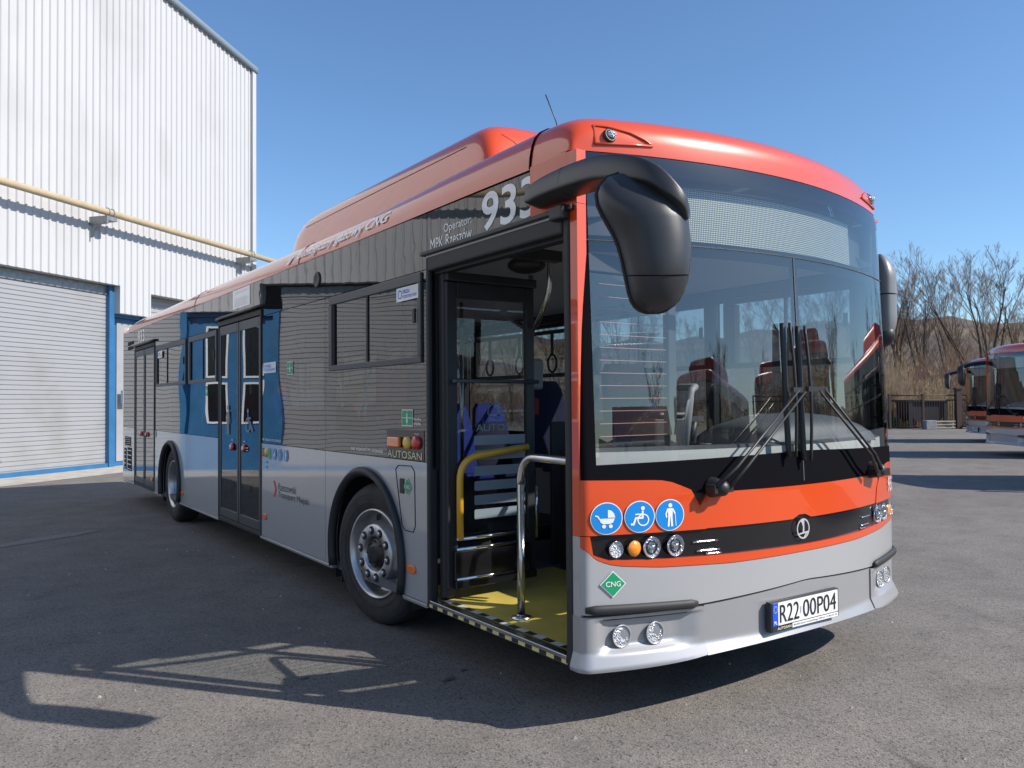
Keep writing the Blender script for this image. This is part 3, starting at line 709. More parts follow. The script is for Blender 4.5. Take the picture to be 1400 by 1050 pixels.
# --- glazing band
def pane(y0, y1, z0, z1, side, mat='sideglass', name='side_window', parent=None):
    x = 0.0 if side == 0 else W
    mb = MB(); ny = max(2, int((y1-y0)/.15)); nz = max(2, int((z1-z0)/.15))
    mb.grid([[(x, y0+(y1-y0)*j/ny, z0+(z1-z0)*i/nz) for j in range(ny+1)] for i in range(nz+1)])
    return mb.build(name, mat, parent or bus)
def band(y0, y1, z0, z1, side, name='window_band', mat='black_band'):
    a, b = (-.001, .025) if side == 0 else (W-.025, W+.001)
    return MB().box(a, b, y0+.003, y1-.003, z0, z1).build(name, mat, bus)
def hopper(y0, y1, side, split=None, latch=True, win=None):
    """opening upper window: grey frame bars round two sliding panes"""
    a, b = (-.014, .02) if side == 0 else (W-.02, W+.014)
    f = MB(); t = .055
    f.box(a, b, y0, y1, 2.225, 2.285).box(a, b, y0, y1, 1.735, 1.775).box(a, b, y0, y0+t*.8, 1.7755, 2.2245).box(a, b, y1-t, y1, 1.7755, 2.2245)
    fo = f.build('window_frame', 'dkframe', win, bevel=.004)
    if split: MB().box(a+.006, b-.006, split-.011, split+.011, 1.776, 2.224).build('pane_divider', 'rubber', fo)
    if latch: MB().box(a-.012, a+.004, y0+t, y0+t+.03, 1.98, 2.07).build('window_latch', 'black_plastic', fo, bevel=.004)
    MB().box(a+.004, b+.03, y1-t-.05, y1-t-.001, 1.777, 2.222).build('frame_reveal', 'darkgap', fo)
segs0 = [(.965, 2.545, True, 1.79), (2.545, 4.055, False, None), (5.475, 6.835, True, 6.1), (6.835, 8.665, True, 7.9)]
segs1 = [(-.30, .95, True, .3), (.95, 2.545, True, 1.79), (2.545, 4.6, True, 3.5), (4.6, 6.835, True, 5.8), (6.835, 8.665, True, 7.9), (8.665, 10.5, True, 9.5)]
for side, ss in ((0, segs0), (1, segs1)):
    for y0, y1, hop, sp in ss:
        wn = pane(y0+.002, y1-.002, 1.14, 2.29, side)
        # pillar behind the joint
        xa, xb = ((.012, .07) if side == 0 else (W-.07, W-.012))
        MB().box(xa, xb, y0-.04, y0+.04, 1.10, 2.35).build('window_pillar', 'dark_in', bus)
        # black border round the pane, on its inner face
        xi = .004 if side == 0 else W-.004
        fb = MB()
        for q in ((y0, y1, 1.14, 1.19), (y0, y1, 2.24, 2.29), (y0, y0+.05, 1.19, 2.24), (y1-.05, y1, 1.19, 2.24)): fb.add([(xi, q[0], q[2]), (xi, q[1], q[2]), (xi, q[1], q[3]), (xi, q[0], q[3])], [(0, 1, 2, 3)])
        fb.build('pane_border', 'frit', wn)
        if hop: hopper(y0+.055, y1-.095, side, sp, True, wn)
# upper glossy black band with its seams
for y0, y1 in ((-.09, .955), (.955, 2.545), (2.545, 4.0), (4.0, 5.475), (5.475, 6.43), (6.43, 8.67), (8.67, 10.13)):
    band(y0, y1, 2.295 if not (-.2 < y0 < .9 or 3.9 < y0 < 5 or 8.6 < y0 < 9) else (2.40 if y0 < 1 else 2.38), 2.628, 0)
band(10.13, 11.12, 1.14, 2.628, 0)
band(-.38, 11.12, 2.295, 2.628, 1); band(10.5, 11.12, 1.14, 2.29, 1)
band(-.385, -.305, 1.14, 2.29, 1)
# front pillars beside the windscreen
q = MB().box(-.004, .05, -.449, -.398, .885, 2.40).build('door_pillar', 'orange', bus)
MB().box(-.004, .05, -.449, -.092, 2.402, 2.65).build('corner_panel', 'orange', bus)
MB().box(-.004, .05, -.449, -.398, .285, .883).build('door_pillar', 'silver', bus)
MB().box(W-.05, W+.002, -.36, -.306, .30, 1.13).build('cab_pillar', 'orange', bus)
MB().box(W-.05, W+.002, -.40, -.09, 2.632, 2.65).build('cantrail_end', 'orange', bus)
# rear wall
rr = []
for z in (.45, 1.0, 1.6, 2.2, 2.62, 2.75): rr.append([(x, 11.12+.08*(1-((x-1.275)/1.275)**4) if 0 < x < W else 11.10, z) for x in [0, .03, .1, .3, .8, 1.275, 1.8, 2.2, 2.45, 2.52, W]])
MB().grid(rr).build('rear_wall', 'silver', bus)
# rear vents
vt = MB()
for y0, y1, z0, z1 in ((10.25, 10.68, 2.43, 2.48), (10.25, 10.68, 2.355, 2.405)): vt.box(-.008, .01, y0, y1, z0, z1)
vt.build('air_vent', 'darkgap', bus)
for y0, y1, z0, z1 in ((10.42, 10.93, .84, .99), (10.80, 10.98, .47, .80), (10.36, 10.70, .46, .82)):
    v = MB().box(-.006, .01, y0, y1, z0, z1).build('air_vent', 'darkgap', bus)
    g = MB(); n_ = 5
    for i in range(n_): g.box(-.009, -.004, y0+.01, y1-.01, z0+(z1-z0)*(i+.3)/n_, z0+(z1-z0)*(i+.5)/n_)
    g.build('vent_slat', 'silver', v)

# --- doors
def door_leaf(y0, y1, parent, x=0.0, zb=.33, zt=2.30, t=.045, glass_mat='doorglass'):
    f = MB(); a, b = x-.004, x+.035
    f.box(a, b, y0, y0+t, zb, zt).box(a, b, y1-t, y1, zb, zt).box(a, b, y0+t, y1-t, zb, zb+.09).box(a, b, y0+t, y1-t, zt-.09, zt)
    lf = f.build('door_leaf', 'dkframe', parent, bevel=.006)
    mb = MB(); mb.grid([[(x+.004, y0+t+(y1-y0-2*t)*j/5, zb+.09+(zt-zb-.18)*i/12) for j in range(6)] for i in range(13)])
    mb.build('door_glass', glass_mat, lf)
    return lf
def double_door(name, y0, y1):
    # outer surround
    s = MB().box(-.010, .03, y0-.03, y0, .30, 2.36).box(-.010, .03, y1, y1+.03, .30, 2.36).box(-.010, .03, y0, y1, 2.31, 2.36).box(-.008, .03, y0, y1, .285, .325).build(name, 'rubber', bus, bevel=.005)
    mid = (y0+y1)/2
    for a, b in ((y0+.004, mid-.008), (mid+.008, y1-.004)): door_leaf(a, b, s)
    MB().box(-.006, .02, mid-.008, mid+.008, .33, 2.30).build('centre_seal', 'rubber', s)
    MB().sweep([(-.012, y0-.12, 2.385), (-.020, y0+.2, 2.385), (-.020, y1-.1, 2.385), (-.012, y1+.05, 2.385)], lambda i: [(-.012, -.02), (.012, -.02), (.012, .02), (-.012, .02)], up=(0, 0, 1)).build('rain_rail', 'black_plastic', s)
    return s, mid
md, mmid = double_door('middle_door', 4.085, 5.445)
rd, rmid = double_door('rear_door', 8.705, 10.10)
for dd, mm in ((md, mmid), (rd, rmid)):
    for s_ in (-1, 1):
        yb = mm+s_*.20
        b = MB().lathe((-.004, yb, 1.065), (-1, 0, 0), [(0, .040), (.014, .038), (.020, .026), (.022, 0)], 20).build('door_button', 'red_lens', dd)
        MB().lathe((-.024, yb, 1.065), (-1, 0, 0), [(0, .022), (.006, .02), (.008, 0)], 14).build('button_cap', 'white', b)
        for cap in (rrect(yb+s_*.085-.03, 1.07, yb+s_*.085+.03, 1.078, .002), rrect(yb+s_*.085-.03, 1.045, yb+s_*.085+.03, 1.053, .002), rrect(yb-.03, 1.13, yb+.03, 1.137, .002)):
            flat([cap], lambda u, v: sk(u, v, .006), 'white', 'button_caption', dd)
# film figures on the middle door glass
flat(chair(4.42, 1.33, .17), lambda u, v: sk(9-u-.16-0, v, .0055) if False else sk(u, v, .0055), 'frost', 'glass_film', md)
flat(cane(5.12, 1.33, .19), lambda u, v: sk(u, v, .0055), 'frost', 'glass_film', md)
# front door opening: black rubber surround and overhead rail
fd = MB().box(-.012, .05, -.397, -.352, .285, 2.36).box(-.012, .05, .925, .962, .285, 2.36).box(-.016, .05, -.352, .925, 2.275, 2.36).build('entrance_door', 'rubber', bus, bevel=.012)
MB().box(-.028, .0, -.43, 1.0, 2.372, 2.398).build('rain_rail', 'black_plastic', fd, bevel=.006)
MB().box(-.006, .02, -.39, .96, 2.3605, 2.3715).build('rail_strip', 'silver_bumper', fd)
# sill with chequered edging
MB().box(-.012, .04, -.352, .925, .285, .329).build('door_sill', 'steel', fd, bevel=.004)
flat([[(-.352, .2905), (.925, .2905), (.925, .309), (-.352, .309)]], lambda u, v: sk(u, v, .0135), 'sill_chequer', 'sill_chequer', fd)
flat([[(.040, -.352), (.080, -.352), (.080, .925), (.040, .925)]], lambda u, v: Vector((u, v, .3335)), 'step_chequer', 'step_edge', fd)
# rear leaf swung inwards, square to the side
def inward_leaf(y, x0, x1, zb, zt, parent, glassmat='clear'):
    f = MB(); a, b = y-.02, y+.02
    f.box(x0, x0+.07, a, b, zb, zt).box(x1-.06, x1, a, b, zb, zt).box(x0+.07, x1-.06, a, b, zt-.09, zt).box(x0+.07, x1-.06, a, b, zb, zb+.05)
    lf = f.build('door_leaf', 'dark_in', parent, bevel=.006)
    MB().add([(x0+.06, y, zb+.04), (x1-.05, y, zb+.04), (x1-.05, y, zt-.08), (x0+.06, y, zt-.08)], [(0, 1, 2, 3)]).build('door_glass', glassmat, lf)
    return lf
lf = inward_leaf(.85, .06, .70, .40, 2.21, fd)
lp = lambda u, v, o=.0035: Vector((u, .85-o, v))
for z0 in (1.235, 1.145, 1.05, .96, .875, .79):
    flat([rrect(.255, z0, .635, z0+.058, .008)], lp, 'frost', 'frosted_stripe', lf)
flat(ring_poly(.425, 1.435, .066, .072, 30, .82)+[[(.36, 1.41), (.49, 1.41), (.49, 1.418), (.36, 1.418)], [(.39, 1.478), (.445, 1.485), (.445, 1.41), (.425, 1.41), (.425, 1.45)]], lp, 'frost', 'glass_emblem', lf)
lettering('AUTOSAN', (.27, 1.318, .625, 1.362), lp, 'frost', 'glass_lettering', lf)
lb = MB().box(.09, .64, .80, .829, .45, .62).box(.09, .68, .79, .829, .40, .449).build('leaf_box', 'black_gloss', lf, bevel=.006)
for z in (.455, .63, .69): MB().tube([(.10, .805, z), (.62, .805, z)], .011, 8).build('chrome_bar', 'chrome', lb)
MB().tube([(.125, .80, .69)]+arc((.125, .80, 1.03), (.125, .80, 1.16), (.25, .80, 1.175), 8)+[(.62, .80, 1.215)], .021, 12).build('yellow_grab_rail', 'yellow_paint', lf)
MB().tube([(.08, .79, 1.62), (.70, .79, 1.62)], .012, 8).build('cross_bar', 'dkframe', lf)
MB().box(.05, .14, .86, .915, .34, 2.27).build('door_post', 'dark_in', fd, bevel=.01)
MB().box(.06, .72, .82, .90, 2.215, 2.27).build('door_arm', 'dark_in', fd, bevel=.01)
# front leaf, swung in against the windscreen; heated glass with fine wires
fl = inward_leaf(-.31, .05, .76, .36, 2.21, fd)
hw = MB()
for i in range(15):
    z = 1.26+i*.062
    hw.box(.24, .715, -.3175, -.3145, z, z+.0028)
hw.build('heating_wire', 'pink_wire', fl)

# --- side furniture: lamps, buttons, flap, stickers and lettering
for y, z in ((1.16, .473), (3.953, .482), (7.056, .418), (8.83, .449)):
    MB().prism(rrect(y-.052, z-.026, y+.052, z+.026, .02), 0, -.016, 0).build('side_marker', 'orange_lens', bus, bevel=.006)
ctl = MB().box(-.003, .0, 1.0, 1.50, 1.141, 1.325).build('control_panel', 'black_gloss', bus)
MB().prism(rrect(1.29, 1.212, 1.455, 1.278, .014), 0, -.028, -.003).build('side_indicator', 'orange_lens', ctl, bevel=.008)
MB().lathe((-.003, 1.205, 1.245), (-1, 0, 0), [(0, .04), (.02, .038), (.026, .02), (.027, 0)], 22).build('round_button', 'ylw_btn', ctl)
MB().lathe((-.003, 1.088, 1.25), (-1, 0, 0), [(0, .042), (.02, .04), (.026, .02), (.027, 0)], 22).build('round_button', 'red_lens', ctl)
sideN = lambda u, v, o=.0035: sk(u, v, o)
lettering('AUTOSAN', (1.485, 1.147, 1.025, 1.192), lambda u, v: sk(u, v, .0055), 'cream_txt', 'maker_lettering', ctl)
lettering('STOP', (1.12, 1.297, 1.06, 1.307), lambda u, v: sk(u, v, .0055), 'white', 'button_caption', ctl)
lettering('933', (.345, 2.405, -.145, 2.61), sideN, 'white', 'fleet_number', bus, bold=.018, shear=.06)
lettering('Operator:', (.752, 2.463, .452, 2.524), sideN, 'white', 'operator_lettering', bus)
lettering('MPK Rzeszów', (.908, 2.392, .449, 2.462), sideN, 'white', 'operator_lettering', bus, bold=.008)
lettering('933', (9.885, 2.41, 9.39, 2.60), sideN, 'white', 'fleet_number', bus, bold=.02)
def cant(u, v):      # follows the curved cantrail
    x = pw((2.632, 0), (2.665, .004), (2.71, .018), (2.755, .045), (2.795, .085), (2.83, .14))(v)
    return Vector((x-.010, u, v+.003))
lettering('Ekologiczny gazowy CNG', (3.17, 2.655, 1.49, 2.755), cant, 'white', 'slogan_lettering', bus, cuts=4, bold=.012, shear=.22)
flat([[(3.40, 2.66), (3.33, 2.67), (3.24, 2.745), (3.35, 2.72)], [(3.42, 2.70), (3.38, 2.735), (3.34, 2.745), (3.37, 2.71)]], cant, 'white', 'leaf_decal', bus)
lettering('NIE WSIADAĆ PO SYGNALE', (2.06, 1.165, 1.56, 1.193), sideN, 'white', 'warning_lettering', bus, bold=.01)
lettering('NIE WSIADAĆ PO SYGNALE', (4.03, 1.162, 3.53, 1.190), sideN, 'white', 'warning_lettering', bus, bold=.01)
lettering('Rzeszowski', (3.60, .748, 3.17, .812), sideN, 'grey_txt' if False else 'dash', 'transport_lettering', bus)
lettering('Transport Miejski', (3.60, .672, 2.88, .740), sideN, 'black_txt', 'transport_lettering', bus, bold=.006)
flat([[(3.735, .82), (3.69, .82), (3.635, .75), (3.69, .68), (3.735, .68), (3.68, .75)]], sideN, 'crimson', 'chevron_decal', bus)
# fuel flap outline + handle + diamond
fo_ = [(1.375, 1.07), (1.34, 1.098), (1.16, 1.104), (1.122, 1.07), (1.115, .74), (1.14, .70), (1.25, .70), (1.29, .73)]
MB().sweep([Vector((-.003, y, z)) for y, z in fo_+[fo_[0]]], lambda i: [(-.0022, -.0022), (.0022, -.0022), (.0022, .0022), (-.0022, .0022)], up=(-1, 0, 0)).build('filler_flap', 'frit', bus)
MB().prism(rrect(1.258, .925, 1.315, 1.02, .008), 0, -.008, 0).build('flap_handle', 'black_plastic', bus, bevel=.003)
dg = diamond(1.21, .972, .055, lambda u, v, o=0: sk(u, v, o), bus)
lettering('CNG', (1.243, .962, 1.177, .984), lambda u, v: sk(u, v, .009), 'white', 'sign_text', dg, bold=.012)
# green exit stickers
for y0, y1, z0, z1 in ((1.287, 1.140, 1.349, 1.452), (3.375, 3.235, 1.735, 1.845), (6.0, 5.9, 1.58, 1.70)):
    st = flat([rrect(min(y0, y1), z0, max(y0, y1), z1, .006)], lambda u, v: sk(u, v, .004), 'white', 'exit_sticker', bus)
    for i in (0, 1):
        for j in (0, 1):
            ya = y0+(y1-y0)*(.04+.48*i); yb = y0+(y1-y0)*(.48+.48*i); za = z0+(z1-z0)*(.05+.47*j); zb = z0+(z1-z0)*(.48+.47*j)
            flat([[(ya, za), (yb, za), (yb, zb), (ya, zb)]], lambda u, v: sk(u, v, .0052), 'green_sign', 'sticker_field', st)
    yc, zc = (y0+y1)/2, (z0+z1)/2
    flat([disc(yc, zc+.02, .008, 10), [(yc-.01, zc-.03), (yc+.01, zc-.03), (yc+.006, zc+.01), (yc-.006, zc+.01)]], lambda u, v: sk(u, v, .0062), 'white', 'sticker_figure', st)
lettering('Naciśnij', (1.13, 1.385, 1.035, 1.402), sideN, 'white', 'button_note', bus, bold=.02)
lettering('przycisk', (1.13, 1.355, 1.035, 1.375), sideN, 'white', 'button_note', bus, bold=.02)
# monitored-vehicle stickers
for y0, y1, z0, z1, o in ((1.33, 1.04, 2.131, 2.217, .016), (3.99, 3.655, 1.768, 1.862, .005), (8.42, 8.16, 2.12, 2.21, .016)):
    st = flat([[(y0, z0), (y1, z0), (y1, z1), (y0, z1)]], lambda u, v, o=o: sk(u, v, o), 'white', 'monitoring_sticker', bus)
    k = (y0-y1)
    lettering('OKSZLA', (y0-.3*k, z0+.52*(z1-z0), y0-.62*k, z0+.80*(z1-z0)), lambda u, v, o=o: sk(u, v, o+.0012), 'plate_blue', 'sticker_text', st, bold=.01)
    lettering('MONITOROWANY', (y0-.3*k, z0+.18*(z1-z0), y0-.94*k, z0+.42*(z1-z0)), lambda u, v, o=o: sk(u, v, o+.0012), 'plate_blue', 'sticker_text', st, bold=.01)
    flat(ring_poly(y0-.17*k, (z0+z1)/2, .02, .028, 16), lambda u, v, o=o: sk(u, v, o+.0012), 'blue_sign', 'sticker_mark', st)
# paper notice above the middle door
nt_ = flat([[(4.95, 2.438), (4.40, 2.438), (4.40, 2.625), (4.95, 2.625)]], lambda u, v: sk(u, v, .004), 'white', 'paper_notice', bus)
flat([[(4.90-.0*i, 2.46+.022*i), (4.45+.05*(i % 2), 2.46+.022*i), (4.45+.05*(i % 2), 2.466+.022*i), (4.90, 2.466+.022*i)] for i in range(4)]+[[(4.86-.11*i, 2.585), (4.83-.11*i, 2.585), (4.81-.11*i, 2.60), (4.85-.11*i, 2.60)] for i in range(4)], lambda u, v: sk(u, v, .0052), 'grey_txt', 'notice_print', nt_)
# symbols beside the middle door
for y, g in ((3.695, pram), (3.55, chair), (3.40, cane)): round_sign(y, 1.054, .052, [[(2*y-u, v) for u, v in p] for p in g(y, 1.054, .047)], lambda u, v, o=0: sk(u, v, o), bus)
MB().lathe((-.002, 3.92, 1.054), (-1, 0, 0), [(0, .04), (.012, .036), (.016, 0)], 18).build('outside_button', 'ylw_btn', bus)
flat([rrect(3.79, 1.005, 3.86, 1.10, .006)], lambda u, v: sk(u, v, .005), 'green_sign', 'exit_sticker', bus)
flat([[(3.97, 1.02+.028*i), (4.03, 1.02+.028*i), (4.03, 1.038+.028*i), (3.97, 1.038+.028*i)] for i in range(3)], lambda u, v: sk(u, v, .005), 'dash', 'button_note', bus)
flat([[(3.90, .985), (3.93, .965), (3.87, .965)], [(3.90, .915), (3.93, .935), (3.87, .935)]], lambda u, v: sk(u, v, .005), 'blue_sign', 'button_note', bus)
flat([rrect(8.55, 1.05, 8.61, 1.13, .006)], lambda u, v: sk(u, v, .005), 'green_sign', 'exit_sticker', bus)
# speaker in the band
MB().lathe((-.002, 2.70, 2.455), (-1, 0, 0), [(0, .062), (.008, .06), (.010, .052), (.004, .03), (.004, 0)], 26).build('outside_speaker', 'black_plastic', bus)

# --- wheels
def wheel(cx, cy, side, steer=0, deep=False):
    Rw, ww = .478, .275
    s = -1 if side == 0 else 1
    ctr = Vector((cx, cy, .475)); rot = Matrix.Translation(ctr) @ Matrix.Rotation(steer, 4, 'Z') @ Matrix.Rotation(0 if s < 0 else PI, 4, 'Z')
    # built with the outer side towards -x
    o = -ww/2
    ty = MB().lathe((0, 0, 0), (-1, 0, 0), [(-ww/2+.02, .30), (-ww/2, .36), (-ww/2, .42), (-ww/2+.03, .462), (-ww/2+.06, Rw), (ww/2-.06, Rw), (ww/2-.03, .464), (ww/2-.008, .445), (ww/2+.002, .42), (ww/2+.004, .385), (ww/2+.001, .345), (ww/2-.004, .318), (ww/2-.02, .298)], 64)
    wt = ty.xform(rot).build('wheel', 'tyre', bus)
    gv = MB()
    for k in (-.08, -.027, .027, .08): gv.lathe((0, 0, 0), (-1, 0, 0), [(k-.006, Rw+.0008), (k+.006, Rw+.0008)], 64)
    for r in (.405, .352): gv.lathe((0, 0, 0), (-1, 0, 0), [(ww/2+.0042, r-.003), (ww/2+.0052, r), (ww/2+.0042, r+.003)], 64)
    gv.xform(rot).build('tread_groove', 'rubber', wt)
    if not deep:
        MB().lathe((0, 0, 0), (-1, 0, 0), [(.118, .305), (.136, .300), (.134, .288), (.085, .278), (.045, .270), (.035, .255), (.04, .225), (.095, .213), (.128, .20), (.138, .192), (.138, .125), (.132, .118), (.09, .112), (.08, .0)], 56).xform(rot).build('rim', 'rim', wt)
        bolts = MB(); holes = MB()
        for i in range(10):
            a = 2*PI*i/10+.15; y, z = .158*math.cos(a), .158*math.sin(a)
            holes.lathe((0, y, z), (-1, 0, 0), [(.1385, .030), (.1392, .030), (.1395, .027), (.1390, 0)], 16)
            bolts.lathe((0, y, z), (-1, 0, 0), [(.138, .016), (.152, .015), (.156, .009), (.156, 0)], 8, smooth=False)
        hb = holes.xform(rot).build('bolt_recess', 'hub', wt); bolts.xform(rot).build('wheel_bolt', 'rim', wt)
        for i in range(10):
            a = 2*PI*i/10; MB().lathe((0, .24*math.cos(a), .24*math.sin(a)), (-1, 0, 0), [(.048, .022), (.052, .02), (.052, 0)], 10).xform(rot).build('hand_hole', 'hub', wt)
        hp = MB().lathe((0, 0, 0), (-1, 0, 0), [(.08, .112), (.10, .110), (.125, .10), (.128, .07), (.142, .062), (.145, .05), (.14, 0)], 32)
        for i in range(8):
            a = 2*PI*i/8; hp.lathe((0, .085*math.cos(a), .085*math.sin(a)), (-1, 0, 0), [(.12, .009), (.136, .008), (.137, 0)], 6)
        hp.xform(rot).build('hub', 'hub', wt)
    else:
        MB().lathe((0, 0, 0), (-1, 0, 0), [(.118, .305), (.136, .300), (.134, .288), (.06, .278), (-.02, .27), (-.03, .25), (-.03, .21), (-.055, .19), (-.055, .12), (-.0, .115), (.02, .10), (.03, .06), (.03, 0)], 56).xform(rot).build('rim', 'rim', wt)
        bolts = MB()
        for i in range(10):
            a = 2*PI*i/10+.15; bolts.lathe((0, .158*math.cos(a), .158*math.sin(a)), (-1, 0, 0), [(-.055, .016), (-.03, .015), (-.028, 0)], 8, smooth=False)
        bolts.xform(rot).build('wheel_bolt', 'rim', wt)
    return wt
wheel(.155, 1.77, 0, math.radians(9)); wheel(W-.155, 1.77, 1, math.radians(9)); wheel(.155, 7.66, 0, 0, True); wheel(W-.155, 7.66, 1, 0, True)
MB().box(.05, .33, 2.36, 2.37, .17, .55).build('mud_flap', 'rubber', bus)
MB().tube([(.3, 1.77, .475), (W-.3, 1.77, .475)], .06, 10).build('axle', 'dark_in', bus)
MB().tube([(.3, 7.66, .475), (W-.3, 7.66, .475)], .09, 10).build('axle', 'dark_in', bus)

# --- mirrors: arm sweeping forward from the roof corner, housing hanging from its end
HN = Vector((-.6, -.8, 0)); HU = Vector((.8, -.6, 0)); HC = Vector((-.13, -1.02, 0))
hl = {2.395: (-.09, .03), 2.375: (-.15, .075), 2.34: (-.178, .11), 2.31: (-.187, .135), 2.27: (-.182, .148), 2.23: (-.164, .158), 2.19: (-.142, .165), 2.15: (-.120, .170), 2.11: (-.104, .173), 2.06: (-.09, .172), 2.01: (-.08, .167), 1.96: (-.070, .157), 1.92: (-.062, .143), 1.89: (-.052, .126), 1.868: (-.040, .106), 1.852: (-.020, .082), 1.843: (.005, .055)}
def mirror_head(mb, shift=Vector((0, 0, 0)), flip=False):
    rows = []; back = []
    for z in sorted(hl, reverse=True):
        a, b = hl[z]; c = (a+b)/2; h = (b-a)/2; dep = .155*min(1, (h/.12)**.8)*min(1, .30+max(0, 2.39-z)/.22); row = []
        for i in range(25):
            th = PI*i/24; u = c-h*math.cos(th); d_ = dep*abs(math.sin(th))**.75
            p = HC+HU*u+HN*(d_-.05)+Vector((0, 0, z)); row.append(p)
        rows.append(row)
        back.append([HC+HU*(a+(b-a)*i/6)-HN*.05+Vector((0, 0, z)) for i in range(7)])
    def fx(p): p = Vector(p); return Vector((W-p.x, p.y, p.z)) if flip else p
    mb.grid([[fx(p) for p in r] for r in rows])
    mb.grid([[fx(p) for p in r] for r in [rows[0], [HC+HU*.0-HN*.0+Vector((0, 0, 2.398))]*25]]); mb.grid([[fx(p) for p in r] for r in [rows[-1], [rows[-1][12]-Vector((0, 0, .006))]*25]])
    bk = MB(); bk.grid([[fx(p) for p in r] for r in back])
    rim = MB(); lft = [HC+HU*(hl[z][0]-.004)-HN*.05+Vector((0, 0, z)) for z in sorted(hl, reverse=True)]; rgt = [HC+HU*(hl[z][1]+.0)-HN*.05+Vector((0, 0, z)) for z in sorted(hl)]
    rim.sweep([fx(p) for p in lft+rgt], lambda i: [(-.012, -.006), (.012, -.006), (.012, .006), (-.012, .006)], up=HN if not flip else Vector((-HN.x, HN.y, 0)))
    return mb, bk, rim
hb = MB(); hb, bk, rim_ = mirror_head(hb)
am = MB()
path = [(-.045, -.17, 2.470), (-.05, -.27, 2.480), (-.06, -.42, 2.482), (-.085, -.62, 2.470), (-.105, -.78, 2.45), (-.125, -.93, 2.41), (-.128, -1.045, 2.365), (-.105, -1.105, 2.305), (-.078, -1.125, 2.25), (-.050, -1.11, 2.195)]
def bez(path, n):
    P = [Vector(p) for p in path]; out = []
    for i in range(len(P)-1):
        p0 = P[max(0, i-1)]; p1 = P[i]; p2 = P[i+1]; p3 = P[min(len(P)-1, i+2)]
        for k in range(n):
            t = k/n; out.append(.5*((2*p1)+(p2-p0)*t+(2*p0-5*p1+4*p2-p3)*t*t+(-p0+3*p1-3*p2+p3)*t**3))
    return out+[P[-1]]
pp = bez(path, 4); NP_ = len(pp)
def asect(i):
    t = i/(NP_-1); hh = .046+.010*math.sin(PI*min(1, t*1.4))-.030*max(0, (t-.6)/.4); ww_ = .050+.012*math.sin(PI*min(1, t*1.3))-.006*max(0, (t-.6)/.4); hh *= (.80 if i == 0 else (.93 if i == 1 else 1))*(.93 if i == NP_-1 else 1)
    return [(math.copysign(abs(math.cos(2*PI*j/20))**.30, math.cos(2*PI*j/20))*hh, math.copysign(abs(math.sin(2*PI*j/20))**.30, math.sin(2*PI*j/20))*ww_) for j in range(20)]
arm_o = am.sweep(pp, asect, up=(.25, 0, 1)).build('mirror_arm', 'mirror_plastic', bus, auto=32)
MB().box(-.055, .0, -.40, -.30, 2.335, 2.405).build('arm_bracket', 'black_plastic', arm_o, bevel=.01)
MB().sweep([pp[9]+Vector((-.0, 0, 0)), pp[9]+Vector((0, -.003, 0))], lambda i: [(a*1.012, b*1.012) for a, b in asect(9)], up=(.25, 0, 1)).build('arm_seam', 'frit', arm_o)
mh = hb.build('mirror_housing', 'mirror_plastic', bus)
def head_pt(u01, z, off=.001):
    zs_ = sorted(hl); f = pw(*[(q, hl[q][0]) for q in zs_]); g = pw(*[(q, hl[q][1]) for q in zs_]); a, b = f(z), g(z); c = (a+b)/2; h = (b-a)/2
    dep = .155*min(1, (h/.12)**.8)*min(1, .30+max(0, 2.39-z)/.22); th = PI*u01
    return HC+HU*(c-h*math.cos(th))+HN*(dep*abs(math.sin(th))**.75-.05+off)+Vector((0, 0, z))
MB().tube([head_pt(i/24, 1.985-.02*math.sin(PI*i/24)) for i in range(1, 24)], .0022, 5).build('housing_seam', 'frit', mh)
bk.build('mirror_glass', 'chrome', mh); rim_.build('mirror_rim', 'rubber', mh)
# off-side mirror: two stacked housings close to the screen corner
for z0, z1 in ((2.19, 2.46), (1.87, 2.18)):
    rows = []
    for i in range(15):
        t = i/14; z = z1+(z0-z1)*t
        s_ = (math.sin(PI/2*min(1, .03+1.5*t)))**.6 if z0 > 1.9 else (1-max(0, (t-.35)/.65)**3*.75)
        rows.append([(2.73+.07*s_*math.copysign(abs(math.cos(2*PI*j/20))**.6, math.cos(2*PI*j/20)), -.30+.10*s_*math.copysign(abs(math.sin(2*PI*j/20))**.6, math.sin(2*PI*j/20)), z) for j in range(21)])
    mm_ = MB().grid(rows); mm_.add([rows[0][j] for j in range(20)], [list(range(20))]); mm_.add([rows[-1][j] for j in range(20)], [list(range(20))])
    h2 = mm_.build('mirror_housing', 'mirror_grey', bus)
    if z0 < 1.9: MB().ball((2.73, -.30, 1.92), .068, .095, .085).build('housing_base', 'black_plastic', h2)
MB().tube([(2.53, -.10, 2.42), (2.66, -.22, 2.42), (2.72, -.28, 2.3)], .02, 8).build('mirror_arm', 'mirror_plastic', bus)

# --- inside
MB().box(.03, W-.03, -.42, 11.05, .27, .328).build('floor', 'floor', bus)
flat([[(.036, -.43), (1.15, -.43), (1.15, 1.24), (.036, 1.24)]], lambda u, v: Vector((u, v, .3315)), 'yellow', 'entrance_floor', bus)
cl = MB().grid([[(x, y, z) for x, z in ((.06, 2.28), (.10, 2.36), (.5, 2.42), (1.275, 2.44), (2.05, 2.42), (2.45, 2.36), (2.49, 2.28))] for y in (-.40, 2, 4, 6, 8, 11.05)])
cl.build('ceiling', 'ceiling', bus)
MB().box(.031, .06, .97, 4.05, 1.05, 1.13).box(.031, .06, 5.48, 8.7, 1.05, 1.13).box(W-.06, W-.031, -.3, 11.0, .33, 1.13).build('inner_lining', 'lining', bus)
MB().box(.031, .09, -.4, 11.0, 2.26, 2.60).box(W-.09, W-.031, -.4, 11.0, 2.26, 2.60).build('inner_cantrail', 'dark_in', bus)
